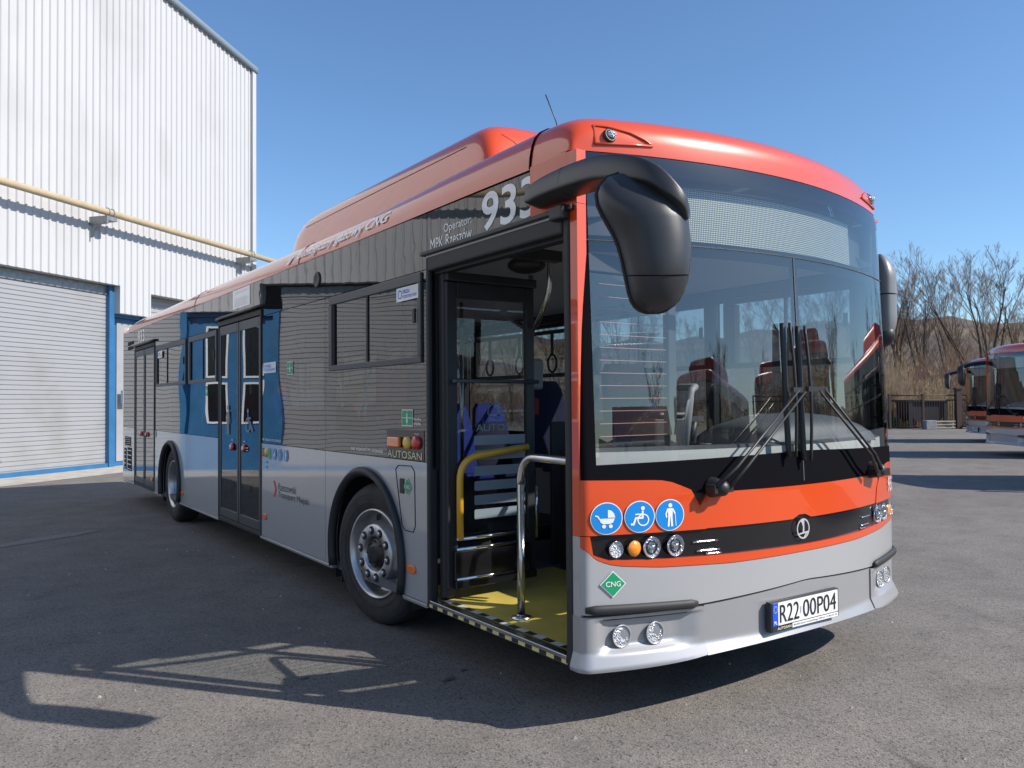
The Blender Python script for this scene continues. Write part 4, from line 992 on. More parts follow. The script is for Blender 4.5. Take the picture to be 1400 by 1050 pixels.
MB().box(.03, W-.03, 10.6, 10.64, .33, 2.4).build('rear_bulkhead', 'lining', bus)
# driver's cab
cab = MB().box(1.17, 1.20, -.20, 1.18, .33, 1.16).box(1.20, W-.04, 1.30, 1.33, .33, 1.35).build('driver_cab', 'dark_in', bus, bevel=.01)
MB().add([(1.25, 1.315, 1.35), (W-.05, 1.315, 1.35), (W-.05, 1.315, 2.2), (1.25, 1.315, 2.2)], [(0, 1, 2, 3)]).build('cab_screen', 'clear', cab)
MB().tube([(.95, -.20, 1.22), (1.0, -.2, 1.50)]+arc((1.0, -.2, 1.50), (1.0, -.2, 1.57), (1.07, -.18, 1.57), 4)+[(1.07, .1, 1.57)], .02, 8).build('cab_rail', 'lining', cab)
# dash: pale shelf along the screen, binnacle, wheel, ticket machine
front_patch('dash_shelf', 'dashlight', .066, 2.47, 1.20, 1.262, -.05, 0, 2)
dsh = []
for off, z in ((-.05, 1.262), (-.09, 1.275), (-.30, 1.265), (-.34, 1.20), (-.34, .40)): dsh.append([fp(.08+2.38*i/24, 1.2, off)+Vector((0, 0, z-1.2)) for i in range(25)])
MB().grid(dsh[:4]).build('dash_top', 'dash', bus)
ds_ = MB()
rows = []
for t in range(9):
    a = PI*t/8
    rows.append([(1.05+.66*(1-math.cos(PI*i/20)) if False else 1.72-.50*math.cos(PI*i/20), -.30+.26*(-math.cos(a)), 1.25+.17*math.sin(a)**.7*max(0, math.sin(PI*i/20))**.45) for i in range(21)])
ds_.grid(rows); ds_.build('instrument_binnacle', 'dash', bus)
stc = Vector((1.78, .16, 1.30)); sax = Vector((0, .42, .9)).normalized()
sa = sax.orthogonal().normalized(); sb = sax.cross(sa)
stw = MB().tube([stc+(sa*math.cos(2*PI*i/32)+sb*math.sin(2*PI*i/32))*.23 for i in range(33)], .016, 8, caps=False)
for i in range(3): stw.tube([stc-sax*.02, stc+(sa*math.cos(2*PI*i/3+.5)+sb*math.sin(2*PI*i/3+.5))*.23], .013, 6)
stw.tube([stc-sax*.03, stc-sax*.42], .035, 8); stw.build('steering_wheel', 'dark_in', bus)
MB().box(.95, 1.30, .02, .22, 1.18, 1.40).box(.97, 1.2, .0, .12, 1.40, 1.43).build('ticket_machine', 'dark_in', bus, bevel=.015)
MB().tube([(1.02, -.18, 1.25), (1.03, -.2, 1.38)], .018, 8).box(.97, 1.09, -.215, -.20, 1.38, 1.41).build('ticket_reader', 'dark_in', bus)
# seats
def seat_bm(x, y, z, face, wdt=.43, drv=False):
    """face +1: looks towards the front (-y)"""
    f = -face
    base = MB(); base.prism([(y+f*.05, z+.43), (y+f*.42, z+.46), (y+f*.43, z+.40), (y+f*.05, z+.37)], 0, x-wdt/2, x+wdt/2)
    rows = []
    H = .72 if not drv else .82
    for i in range(12):
        t = i/11; zz = z+.40+H*t; ww2 = (wdt/2)*(1-.28*max(0, t-.55)/.45*(1 if not drv else .7)); 
        if i == 11: ww2 *= .8
        yc_ = y-f*(.02+.16*t)
        row = []
        for j in range(13):
            s = -1+2*j/12; row.append((x+s*ww2, yc_+f*.035*(1-s*s)-f*.05*abs(s)**6*0, zz))
        rows.append(row)
    back = MB(); back.grid(rows); rows2 = [[(p[0], p[1]-f*.055, p[2]) for p in r] for r in rows]; 
    shell = MB(); shell.grid(rows2)
    for e1, e2 in ((rows[-1], rows2[-1]), (rows[0], rows2[0]), ([r[0] for r in rows], [r[0] for r in rows2]), ([r[-1] for r in rows], [r[-1] for r in rows2])): shell.grid([e1, e2])
    head = MB(); hr = rows[8:]; head.grid([[(p[0]*1+0, p[1]+f*.004, p[2]) for p in r] for r in hr]); head.grid([[(p[0], p[1]-f*.004, p[2]+.001) for p in r] for r in rows2[8:]])
    return base, back, shell, head
seats = []
def seat(x, y, z=.33, face=1, back='seatblue', head='seatred', wdt=.43, drv=False):
    b, k, s, h = seat_bm(x, y, z, face, wdt, drv)
    so_ = k.build('seat', back, bus); b.build('seat_cushion', back, so_, bevel=.02); s.build('seat_shell', 'seatdark' if back == 'seatdark' else 'seatshell', so_); h.build('head_rest', head, so_)
    if not drv: MB().box(x-.05, x+.05, y-.05, y+.25, z, z+.39).build('seat_leg', 'lining', so_)
    return so_
ds2 = seat(1.80, .98, .55, 1, 'seatdark', 'seatred', .5, True); MB().box(1.6, 2.0, .55, 1.1, .33, .93).build('seat_box', 'dark_in', ds2)
for x in (1.85, 2.29):
    for y in (2.05, 3.6, 4.5, 5.4, 6.3): seat(x, y, .55 if y < 3 else .36, 1, 'seatblue' if (y == 3.6 and x < 2) else 'seatdark', 'seatred' if y > 5 else ('seatblue' if y == 3.6 else 'seatdark'))
for x in (.26, .70):
    for y in (6.2, 6.9): seat(x, y, .5, 1)
for y in (2.0, 2.9, 3.7): seat(.34, y, .62 if y < 2.5 else .34, 1 if y > 2.5 else -1, 'seatdark', 'seatred' if y > 3 else 'seatdark')
for x in (.4, .85, 1.7, 2.15): seat(x, 9.9 if x > 1.2 else 8.5, .75, 1)
# poles, rails, straps
def rail(path, r=.017, mat='steel'): return MB().tube(path, r, 10).build('handrail', mat, bus)
pf = rail([(.19, .28, .335), (.19, .28, 1.05)]+arc((.19, .28, 1.05), (.19, .28, 1.19), (.19, .16, 1.20), 8)+[(.17, -.36, 1.20)], .021)
MB().lathe((.19, .28, .334), (0, 0, 1), [(0, .055), (.008, .055), (.012, .03), (.02, .024)], 20).build('rail_foot', 'steel', pf)
rail([(.62, .55, 2.40), (.62, .56, 2.25)]+arc((.62, .56, 2.2), (.62, .6, 2.05), (.70, .85, 1.95), 6)+[(.72, .93, 1.8), (.735, .93, .62)], .018)
rail([(1.07, 1.36, .33), (1.07, 1.36, 2.40)], .018)
rail([(.78, .93, .62), (.78, .93, .95)], .014, 'chrome')
MB().box(1.02, 1.12, 1.28, 1.36, 1.58, 1.80).build('ticket_validator', 'lining', bus, bevel=.02)
MB().box(1.03, 1.10, 1.31, 1.37, 1.40, 1.52).build('stop_button', 'seatred', bus, bevel=.01)
for x, y in ((.8, 2.6), (.8, 4.1), (1.55, 3.1), (1.55, 5.2), (.9, 5.6), (1.6, 7.2), (.9, 7.3), (.62, 2.45)): rail([(x, y, .33), (x, y, 2.42)], .017)
for x in (.75, 1.6): rail([(x, 1.4, 2.05), (x, 8.5, 2.05)], .017, 'dkframe')
for x, ys in ((.75, (1.9, 2.3, 3.0, 3.4)), (1.6, (1.8, 2.25, 2.7, 3.4, 3.9, 4.4))):
    for y in ys:
        MB().box(x-.012, x+.012, y-.004, y+.004, 1.86, 2.05).tube([(x, y+.055*math.sin(2*PI*i/20), 1.80+.07*math.cos(2*PI*i/20)) for i in range(21)], .009, 6, caps=False).build('hand_strap', 'dark_in', bus)
MB().ball((.55, .7, 2.33), .12, .12, .05).box(.2, .55, .35, .42, 2.30, 2.36).build('ceiling_camera', 'dark_in', bus)
MB().ball((1.02, .3, 2.27), .12, .08, .06).build('ceiling_camera', 'ceiling', bus)
MB().box(.14, .145, 1.75, 1.95, 1.36, 1.78).box(.14, .15, 1.5, 1.72, 1.36, 1.72).build('equipment_cover', 'seatred', bus)
ORG = Vector((0, 0, 0))
# ------------------------------------------------------------------ ground, hills
gm = MB(); R_ = 900
gm.add([(-R_, -R_, 0), (R_, -R_, 0), (R_, R_, 0), (-R_, R_, 0)], [(0, 1, 2, 3)])
tag(gm.build('ground', 'asphalt'), kind='structure')
U = Vector((.78, .626, 0)).normalized(); N = Vector((U.y, -U.x, 0)); P0 = Vector((-1.473, 15.955, 0))
def wp(s, d, z): return P0+U*s+N*d+Vector((0, 0, z))
ap = MB().add([wp(-40, 1.25, .004), wp(20, 1.25, .004), wp(20, -.4, .004), wp(-40, -.4, .004)], [(0, 1, 2, 3)])
tag(ap.build('apron', 'concrete'), kind='structure')
# worn pale scuffs and an old line on the tarmac
sc = MB()
def patch(c, a, b, ang, n=14, j=.25):
    r = random.Random(int(c[0]*100+c[1]*37)); ca, sa = math.cos(ang), math.sin(ang)
    return [(c[0]+ca*a*math.cos(2*PI*i/n)*(1+r.uniform(-j, j))-sa*b*math.sin(2*PI*i/n)*(1+r.uniform(-j, j)), c[1]+sa*a*math.cos(2*PI*i/n)+ca*b*math.sin(2*PI*i/n), .004) for i in range(n)]
for c, a, b, g in (((-2.4, 6.6), 1.9, .07, .52), ((-2.3, 9.6), .35, .13, .5), ((-2.6, 6.0), .22, .06, .4), ((-3.0, 3.4), .3, .05, .6), ((6.5, 3.2), .5, .08, 1.2)):
    q = patch(c, a, b, g); sc.add(q, [list(range(len(q)))])
tag(sc.build('worn_marking', 'patch'), kind='structure')
ol = MB()
for c, a, b, g in (((-.35, .62), .035, .016, .3), ((-.12, .52), .05, .018, .2), ((.02, .6), .028, .012, .5), ((-.75, 1.0), .03, .012, .1)):
    q = patch(c, a, b, g, 18, .35); ol.add([(x, y, .0045) for x, y, _ in q], [list(range(len(q)))])
M['oil'] = pm('oil_stain', (.075, .07, .066), .8, noise=.3, nscale=30)
tag(ol.build('oil_stains', 'oil'), kind='structure')
# debris: bits of gravel
def pebbles():
    mb = MB(); r = random.Random(5)
    for i in range(260):
        x, y = r.uniform(-3, 8), r.uniform(-2.2, 9)
        s = r.uniform(.004, .012)
        mb.add([(x-s, y, 0), (x+s*.3, y-s, 0), (x+s, y+s*.4, 0), (x-s*.2, y+s, 0), (x, y, s*1.1)], [(0, 1, 4), (1, 2, 4), (2, 3, 4), (3, 0, 4)])
    return tag(mb.build('gravel', 'concrete'), 'pale grit scattered over the dark asphalt of the yard', 'gravel', kind='stuff')
pebbles()
hm = MB(); rows = []
def ridge(a): return (24 if a < 1.75 else max(5, 24-26*(a-1.75)))*(1+.40*math.sin(a*2.3+.6)+.22*math.sin(a*5.7+1.2)+.1*math.sin(a*13+.3))
for j in range(9):
    t = j/8; row = []
    for i in range(121):
        a = math.radians(-60+240*i/120); rad = 150+330*t
        h = ridge(a)*1.45*(t**1.15)+1.4*math.sin(a*90+j)*t+1.1*math.sin(a*171+2*j)*t
        row.append((rad*math.sin(a), rad*math.cos(a), -.3+h))
    rows.append(row)
rows.append([(560*math.sin(math.radians(-60+240*i/120)), 560*math.cos(math.radians(-60+240*i/120)), -1) for i in range(121)])
hm.grid(rows); tag(hm.build('hills', 'hill'), kind='structure')

# ------------------------------------------------------------------ depot building (runs along U, front towards N)
dep = thing('depot_building', 'tall depot hall clad in white corrugated sheet with grey roller doors and yellow pipe', 'building', tuple(P0))
ORG = P0.copy()
S0, S1 = -34.0, 8.68
def top(s): return 11.74+.1*(S1-s)
def low(s):
    for a, b, z in ((-34, -20, 4.36), (-20, -16.5, 3.7), (-16.5, -11.2, 4.36), (-11.2, -8.1, 3.7), (-8.1, -2.35, 4.15), (-2.35, -.62, 3.55), (-.62, 3.22, 4.36), (3.22, 4.25, 3.70), (4.25, 8.7, 4.29)):
        if a <= s < b: return z
    return 4.36
cm = MB(); pit = .20
brk = [-34, -20, -16.5, -11.2, -8.1, -2.35, -.62, 3.22, 4.25, S1]
for a, b in zip(brk[:-1], brk[1:]):
    pts = []
    n = max(1, round((b-a)/pit)); p_ = (b-a)/n
    for i in range(n):
        s = a+i*p_
        pts += [(s, .0), (s+p_*.62, .0), (s+p_*.72, .030), (s+p_*.92, .030)]
    pts.append((b, 0)); z0 = low((a+b)/2)
    cm.grid([[wp(s, d, z0) for s, d in pts], [wp(s, d, 7.6) for s, d in pts], [wp(s, d, top(s)) for s, d in pts]], smooth=False)
    # returned lower edge of the cladding
    cm.grid([[wp(s, d, z0) for s, d in pts], [wp(s, -.32, z0) for s, d in pts]], smooth=False)
cm.build('corrugated_wall', 'clad', dep, fix=False)
for s_, z0, z1 in ((3.22, 3.70, 4.36), (4.25, 3.70, 4.29), (-.62, 3.55, 4.36), (-2.35, 3.55, 4.15), (-8.1, 3.70, 4.15), (-11.2, 3.70, 4.36)):
    MB().add([wp(s_, .0, z0), wp(s_, -.32, z0), wp(s_, -.32, z1), wp(s_, .0, z1)], [(0, 1, 2, 3)]).build('cladding_return', 'clad', dep)
# gable end and roof
MB().add([wp(S1, .0, 0), wp(S1, -18, 0), wp(S1, -18, top(S1)), wp(S1, .0, top(S1))], [(0, 1, 2, 3)]).build('side_wall', 'clad', dep)
MB().add([wp(S0, .05, top(S0)), wp(S1, .05, top(S1)), wp(S1, -18, top(S1)), wp(S0, -18, top(S0))], [(0, 1, 2, 3)]).build('roof', 'trim', dep)
MB().sweep([wp(S0, .02, top(S0)+.02), wp(S1+.08, .02, top(S1)+.02)], lambda i: [(-.09, -.10), (.09, -.10), (.09, .10), (-.09, .10)], up=(0, 0, 1)).build('roof_edge', 'trim', dep)
MB().obox(wp(S1-.06, .05, 8.0), (U, N, Vector((0, 0, 1))), (.09, .035, 3.70)).build('corner_trim', 'clad', dep)
# wall recessed behind the cladding
inner = MB()
def wbox(mb, s0, s1, d0, d1, z0, z1): return mb.obox(wp((s0+s1)/2, (d0+d1)/2, (z0+z1)/2), (U, N, Vector((0, 0, 1))), ((s1-s0)/2, (d1-d0)/2, (z1-z0)/2))
wbox(inner, -34, S1, -.75, -.70, 0, 4.5).build('inner_wall', 'darkgap', dep)
def roller(s0, s1, zt):
    mb = MB(); z = .02; prof = []
    while z < zt-.1:
        prof += [(z, -.004), (z+.012, -.004), (z+.012, .012), (z+.09, .018)]; z += .10
    prof.append((z, 0))
    mb.grid([[wp(s, d-.30, zz) for s in (s0, s1)] for zz, d in prof], smooth=False)
    rd_ = mb.build('roller_door', 'slat', dep, fix=False)
    wbox(MB(), s0, s1, -.45, -.26, zt-.16, zt+.05).build('door_lintel', 'galv', rd_)
    wbox(MB(), s0, s1, -.44, -.20, .004, .10).build('door_sill', 'bluepaint', rd_)
    # lower rail and a lock plate
    wbox(MB(), s0+.6, s0+.72, -.28, -.265, .32, .36).build('lock_plate', 'galv', rd_)
    return rd_
roller(-.45, 3.07, 4.30); roller(-7.95, -2.75, 4.05); roller(-16.3, -11.4, 4.30); roller(-33, -20.2, 4.3)
# blue columns and the blue door bays between the roller doors
def bay(s0, s1, zt, wins):
    b = wbox(MB(), s0, s1, -.36, -.30, .0, zt).build('blue_bay', 'bluepaint', dep)
    for a in (s0, s1-.16): wbox(MB(), a, a+.16, -.30, -.17, .0, zt if not (s0 > 3 and a == s0) else 4.38).build('blue_post', 'bluepaint', b)
    wbox(MB(), s0+.16, s1-.16, -.30, -.2, zt-.14, zt).build('blue_header', 'bluepaint', b)
    for wa, wb_ in wins:
        for z0, z1 in ((1.05, 1.98), (2.08, zt-.35)):
            fr_ = MB(); t = .045
            wbox(fr_, wa, wb_, -.30, -.27, z0, z0+t); wbox(fr_, wa, wb_, -.30, -.27, z1-t, z1); wbox(fr_, wa, wa+t, -.30, -.27, z0+t, z1-t); wbox(fr_, wb_-t, wb_, -.30, -.27, z0+t, z1-t)
            f_ = fr_.build('door_window', 'winwhite', b)
            MB().add([wp(wa+t, -.285, z0+t), wp(wb_-t, -.285, z0+t), wp(wb_-t, -.285, z1-t), wp(wa+t, -.285, z1-t)], [(0, 1, 2, 3)]).build('pane', 'black_gloss', f_)
    return b
bay(-2.75, -.45, 3.60, [(-1.50, -1.0), (-2.28, -1.84)])
b2 = bay(3.07, 4.30, 3.76, [])
wbox(MB(), 3.42, 4.2, -.295, -.28, .12, 3.5).build('door_leaf', 'slat', b2)
wbox(MB(), 3.44, 3.62, -.168, -.10, 1.52, 1.84).build('control_box', 'winwhite', b2)
bay(-11.4, -7.95, 3.60, [(-10.4, -9.9), (-9.4, -8.9)])
wbox(MB(), 4.30, 8.6, -.42, -.38, .0, 4.3).build('roller_door', 'slat', dep)
sl2 = MB(); z = 2.6
while z < 4.25:
    wbox(sl2, 4.30, 8.6, -.38, -.365, z, z+.085); z += .10
sl2.build('door_slat', 'slat', dep)
# gas pipe on brackets
zp = 5.93; dp = .42
gp = MB().tube([wp(-34, dp, zp+.02), wp(9.25, dp, zp-.02)], .078, 16).build('gas_pipe', 'pipe', dep)
for s in (-25, -19.5, -14, -8.55, -3.1, 2.42, 7.95):
    b = wbox(MB(), s-.16, s+.16, .0, .50, zp-.20, zp-.11)
    wbox(b, s-.16, s-.12, .0, .5, zp-.30, zp-.20)
    b.obox(wp(s-.14, .2, zp-.38), (U, (N*.75+Vector((0, 0, .66))).normalized(), (Vector((0, 0, .75))-N*.66).normalized()), (.015, .27, .02))
    for k in (-.07, .07): b.tube([wp(s+k, dp+.086*math.cos(a), zp+.086*math.sin(a)) for a in [2*PI*i/14 for i in range(15)]], .012, 6, caps=False)
    b.build('pipe_bracket', 'galv', gp)
ORG = Vector((0, 0, 0))

# ------------------------------------------------------------------ parked buses: copies of the exterior of the main bus
SKIP = {'entrance_door', 'handrail', 'ticket_validator', 'stop_button', 'hand_strap', 'ceiling_camera', 'ticket_machine', 'ticket_reader', 'seat', 'equipment_cover', 'pictogram', 'operator_lettering', 'slogan_lettering', 'warning_lettering', 'button_note', 'monitoring_sticker', 'paper_notice', 'transport_lettering', 'fleet_number', 'entrance_floor', 'driver_cab', 'number_plate', 'exit_sticker', 'gas_diamond', 'chevron_decal', 'leaf_decal', 'outside_button', 'bird_decal', 'window_pillar_', 'mud_flap', 'axle'}
base = lambda o: o.name.split('.')[0]
kids = {}
for o in list(C.objects):
    if o.parent: kids.setdefault(o.parent.name, []).append(o)
def copy_tree(o, par):
    c = o.copy(); C.objects.link(c); c.parent = par
    for ch in kids.get(o.name, []): copy_tree(ch, c)
    return c
def parked(label, corner, ang, number, plate=False):
    # corner: where the door-side front corner (local 0,-.47) stands on the ground
    rot = Matrix.Rotation(ang, 3, 'Z'); loc = Vector((corner[0], corner[1], 0))-rot @ Vector((0-1.275, -.47-5.2, 0))
    t = thing('city_bus', label, 'bus', tuple(loc), ang, 'orange and silver city buses in the depot yard')
    for o in kids[bus.name]:
        if base(o) in SKIP and not (plate and base(o) == 'number_plate'): continue
        copy_tree(o, t)
    global ORG
    ORG = Vector((1.275, 5.2, 0))
    dd = MB().box(-.010, .03, -.36, .93, .30, 2.36).build('front_door', 'dkframe', t)
    MB().box(-.014, -.009, -.30, .26, .45, 2.2).box(-.014, -.009, .31, .87, .45, 2.2).build('door_glass', 'black_gloss', dd)
    if number: lettering(number, (2.20, .93, 2.475, 1.025), lambda u, v: fr_fn(u, v, .006), 'white', 'fleet_number', t, bold=.03)
    lettering(number or '9', (.345, 2.405, -.145, 2.61), sideN, 'white', 'fleet_number', t, bold=.018, shear=.06)
    ORG = Vector((0, 0, 0))
    return t
bus['group'] = 'orange and silver city buses in the depot yard'
TH = math.radians(-131)
parked('parked orange bus numbered 941, cut off by the right edge', (21.05, 7.37), TH, '941')
parked('farthest parked bus, half hidden behind bus 941 by the brown fence', (27.8, 11.11), TH, '942', True)
parked('parked bus mirrored in the windscreen, its long shadow entering at the right edge', (14.9, 2.75), TH, '940')

parked('parked bus mirrored at the right-hand end of the windscreen', (10.6, -4.6), TH, '939')
parked('parked bus mirrored behind the wipers of the windscreen', (12.2, -10.4), TH, '938')
parked('parked bus mirrored in the windscreen left of the wipers', (6.3, -11.5), TH, '937')

# ------------------------------------------------------------------ fence and what stands by it
F0 = Vector((35.7, 18.52, 0)); FD = Vector((3.84, -2.63, 0)).normalized(); FN = Vector((FD.y, -FD.x, 0))
def fpnt(s, d=0, z=0): return F0+FD*s+FN*d+Vector((0, 0, z))
def fence(s0, s1, label, name='metal_fence'):
    ft = thing(name, label, 'fence', tuple(fpnt((s0+s1)/2)), 0, 'brown steel fence bays along the yard')
    global ORG; ORG = fpnt((s0+s1)/2)
    r = MB()
    for z in (.12, 1.42, 1.66): r.tube([fpnt(s0, 0, z), fpnt(s1, 0, z)], .028, 6)
    r.build('rail', 'fence', ft)
    b = MB(); n = int((s1-s0)/.125)
    for i in range(n): 
        p = fpnt(s0+(i+.5)*(s1-s0)/n); b.obox(p+Vector((0, 0, .76)), (FD, FN, Vector((0, 0, 1))), (.009, .009, .70))
    b.build('bars', 'fence', ft)
    s = s0
    for s in (s0, (s0+s1)/2): MB().obox(fpnt(s, 0, .87), (FD, FN, Vector((0, 0, 1))), (.05, .05, .87)).build('post', 'fence', ft)
    ORG = Vector((0, 0, 0))
fence(-7, -.1, 'brown steel fence bay hidden behind the windscreen of the big bus')
fence(.0, 3.3, 'brown steel fence bay in front of the dark skip, left of the gate post')
fence(3.45, 7.2, 'brown steel fence bay right of the gate post, behind the parked buses')
fence(7.3, 15, 'farthest right brown steel fence bay, hidden behind the parked buses')
gp_ = MB().obox(fpnt(3.37, .05, .98), (FD, FN, Vector((0, 0, 1))), (.13, .12, .98)).obox(fpnt(3.37, .05, 1.98), (FD, FN, Vector((0, 0, 1))), (.17, .16, .03)).build('gate_post', 'fence')
tag(gp_, 'thick dark brown square gate post in the steel fence beside the skip', 'gate post')
# dark skip with a lid, behind the fence
ORG = fpnt(2.2, -1.6)
sk_ = thing('waste_skip', 'dark skip container with a flat lid standing behind the brown fence', 'container', tuple(ORG))
cx = fpnt(2.35, -1.6)
body = MB(); rows = []
for z, e in ((.35, .62), (.7, .85), (1.35, .95)): rows.append([cx+FD*a*e+FN*b*.7+Vector((0, 0, z)) for a, b in ((-1, -1), (1, -1), (1, 1), (-1, 1), (-1, -1))])
body.grid(rows, smooth=False); body.add([rows[0][k] for k in range(4)], [(0, 1, 2, 3)]); body.build('skip_body', 'dark_in', sk_)
MB().obox(cx+Vector((0, 0, 1.39)), (FD, FN, Vector((0, 0, 1))), (1.12, .8, .04)).build('skip_lid', 'black_plastic', sk_)
for k in (-1, 1): MB().obox(cx+FD*.88*k+FN*.72+Vector((0, 0, .68)), (FD, FN, Vector((0, 0, 1))), (.09, .05, .68)).build('skip_leg', 'dark_in', sk_)
ORG = Vector((0, 0, 0))
for s, d, l in ((1.72, .45, 'grey concrete block left of the gate post, in front of the skip'), (4.05, .4, 'grey concrete block at the fence foot, right of the gate post')):
    tag(MB().obox(fpnt(s, d, .22), (FD, FN, Vector((0, 0, 1))), (.26, .2, .22)).build('concrete_block', 'block', bevel=.02), l, 'block', 'concrete blocks at the fence foot')
def crate_tag():
    b = MB(); c = fpnt(.45, -2.4, .25)
    for k in range(5): b.obox(c+Vector((0, 0, -.2+.11*k)), (FD, FN, Vector((0, 0, 1))), (.95, .5, .045))
    for k in (-.9, 0, .9): b.obox(c+FD*k+FN*.5, (FD, FN, Vector((0, 0, 1))), (.05, .03, .28))
    tag(b.build('timber_crate', 'green_box'), 'low green slatted crate behind the left part of the fence', 'crate')
crate_tag()
pb = MB()
for k in range(3): pb.obox(fpnt(2.55, .3, .08+.15*k), (FD, FN, Vector((0, 0, 1))), (.5, .06, .03))
for k in (-.42, .42): pb.obox(fpnt(2.55+k, .24, .21), (FD, FN, Vector((0, 0, 1))), (.04, .03, .21))
tag(pb.build('pallet', 'concrete'), 'pale wooden pallet leaning on the fence beside the gate post', 'pallet')
ty_ = MB().lathe(fpnt(4.75, .35, .42), FD*.93+FN*.3, [(-.1, .26), (-.12, .36), (-.07, .42), (.07, .42), (.12, .36), (.1, .26), (-.1, .26)], 24).build('old_tyre', 'tyre')
tag(ty_, 'old black tyre standing on edge beside the farthest parked bus', 'tyre')

# ------------------------------------------------------------------ bare trees
def bare_tree(seed, H, stems=4, spread=.5, fork=.12, levels=4, twig=.007, dens=1.0):
    r = random.Random(seed); tr = MB(); lim = MB()
    def branch(p, d, L, rad, lev):
        n = 6 if lev < 2 else (4 if lev < 3 else 3); pts = [p.copy()]; q = p.copy(); dd = d.copy()
        for i in range(n):
            dd = (dd+Vector((r.gauss(0, .075), r.gauss(0, .075), r.gauss(.05, .05)))*(1+.2*lev)).normalized(); q = q+dd*L/n; pts.append(q.copy())
        tgt = tr if lev == 0 else lim
        tgt.tube(pts, lambda i: max(twig*.45, rad*(1-.8*i/n)), 6 if lev == 0 else (4 if lev < 3 else 3), caps=False)
        if lev >= levels: return
        k = int((7, 7, 6, 6, 4)[lev]*dens+r.random())
        for j in range(k):
            t = r.uniform(.22, 1.0) if lev else r.uniform(.25, 1); i = min(n-1, int(t*n)); f = t*n-i
            s = pts[i].lerp(pts[i+1], f); base_d = (pts[i+1]-pts[i]).normalized()
            side = Vector((r.gauss(0, 1), r.gauss(0, 1), r.gauss(0, .3))); side = (side-base_d*side.dot(base_d)).normalized()
            nd = (base_d*r.uniform(.8, 1.15)+side*r.uniform(.32, .72)+Vector((0, 0, .22))).normalized()
            branch(s, nd, L*r.uniform(.34, .56)*(1.1-.3*t), max(twig*.8, rad*r.uniform(.3, .45)*(1-.5*t)), lev+1)
    base_r = H*.017
    tr.tube([(0, 0, -.2), (0, 0, H*fork*.5), (0, 0, H*fork)], lambda i: base_r*(1.35, 1.05, .95)[i], 9)
    for k in range(stems):
        a = 2*PI*(k+r.uniform(-.3, .3))/stems; sp = spread*r.uniform(.4, 1.0)
        branch(Vector((0, 0, H*fork*r.uniform(.75, 1))), Vector((math.cos(a)*sp, math.sin(a)*sp, 1)).normalized(), H*(1-fork)*r.uniform(.62, .80), base_r*r.uniform(.5, .75), 0)
    return tr, lim
TREES = []
for i, (sd, H, st, sp, fk) in enumerate(((11, 12.4, 7, .62, .14), (23, 11.2, 3, .34, .16), (37, 10.2, 3, .30, .2))):
    a, b = bare_tree(sd, H, st, sp, fk)
    t = a.build('trunk', 'bark', None, fix=False); c = b.build('crown', 'twig', None, fix=False)
    TREES.append((t.data, c.data)); bpy.data.objects.remove(t); bpy.data.objects.remove(c)
def plant(kind, x, y, rz, sc_, label, name='bare_tree', group='bare trees around the yard', z=0):
    t = thing(name, label, 'tree', (x, y, z), rz, group); t.scale = (sc_,)*3
    for nme, me in zip(('trunk', 'crown'), TREES[kind]):
        o = bpy.data.objects.new(nme, me); C.objects.link(o); o.parent = t
def at_px(px, depth, z=0):
    """ground point seen at picture column px, at the given depth in front of the camera (metres)"""
    d = cf+cr*((px-700)/1099.17); p = CAM+d*depth; return p.x, p.y
spec = [  # column, depth, kind, turn, scale, label
    (1347, 50, 0, .4, .92, 'tallest bare willow with many fanned stems behind the parked buses'),
    (1262, 52, 1, 1.9, .95, 'slender bare tree with two dark stems, left of the big fanned willow'),
    (1226, 55, 2, .2, 1.0, 'thin bare tree nearest the windscreen edge of the big bus'),
    (1405, 56, 1, 4.0, .95, 'bare tree cut by the right edge of the photo behind the big willow'),
    (1296, 60, 2, 2.4, .9, 'small bare tree in the gap between the two-stemmed tree and the big willow'),
    (1200, 62, 1, 3.1, .95, 'bare tree half hidden behind the off-side mirror of the big bus')]
for px, dpt, k, rz, s, l in spec: plant(k, *at_px(px, dpt), rz, s, l)
# the row goes on round the yard (seen through the bus windows and mirrored in its glass)
rr_ = random.Random(3)
places = [(1120, 58), (1040, 64), (950, 66), (860, 60), (760, 68), (700, 62), (640, 70), (560, 66)]
words = ['ninth', 'tenth']
for i, (px, dpt) in enumerate(places):
    x, y = at_px(px, dpt)
    plant(i % 3, x, y, rr_.uniform(0, 6), rr_.uniform(.8, 1.0), 'bare tree beyond the yard, seen only through the bus windows', group='bare trees behind the big bus')
for i, (ang, dist) in enumerate(((80, 70), (91, 66), (101, 74), (112, 68), (124, 78), (137, 74), (152, 80), (168, 78))):
    a = math.radians(ang); x, y = 2+dist*math.sin(a), dist*math.cos(a)
    plant(i % 3, x, y, rr_.uniform(0, 6), rr_.uniform(.85, 1.1), 'bare tree across the yard, seen only mirrored in the windscreen', group='bare trees mirrored in the windscreen')
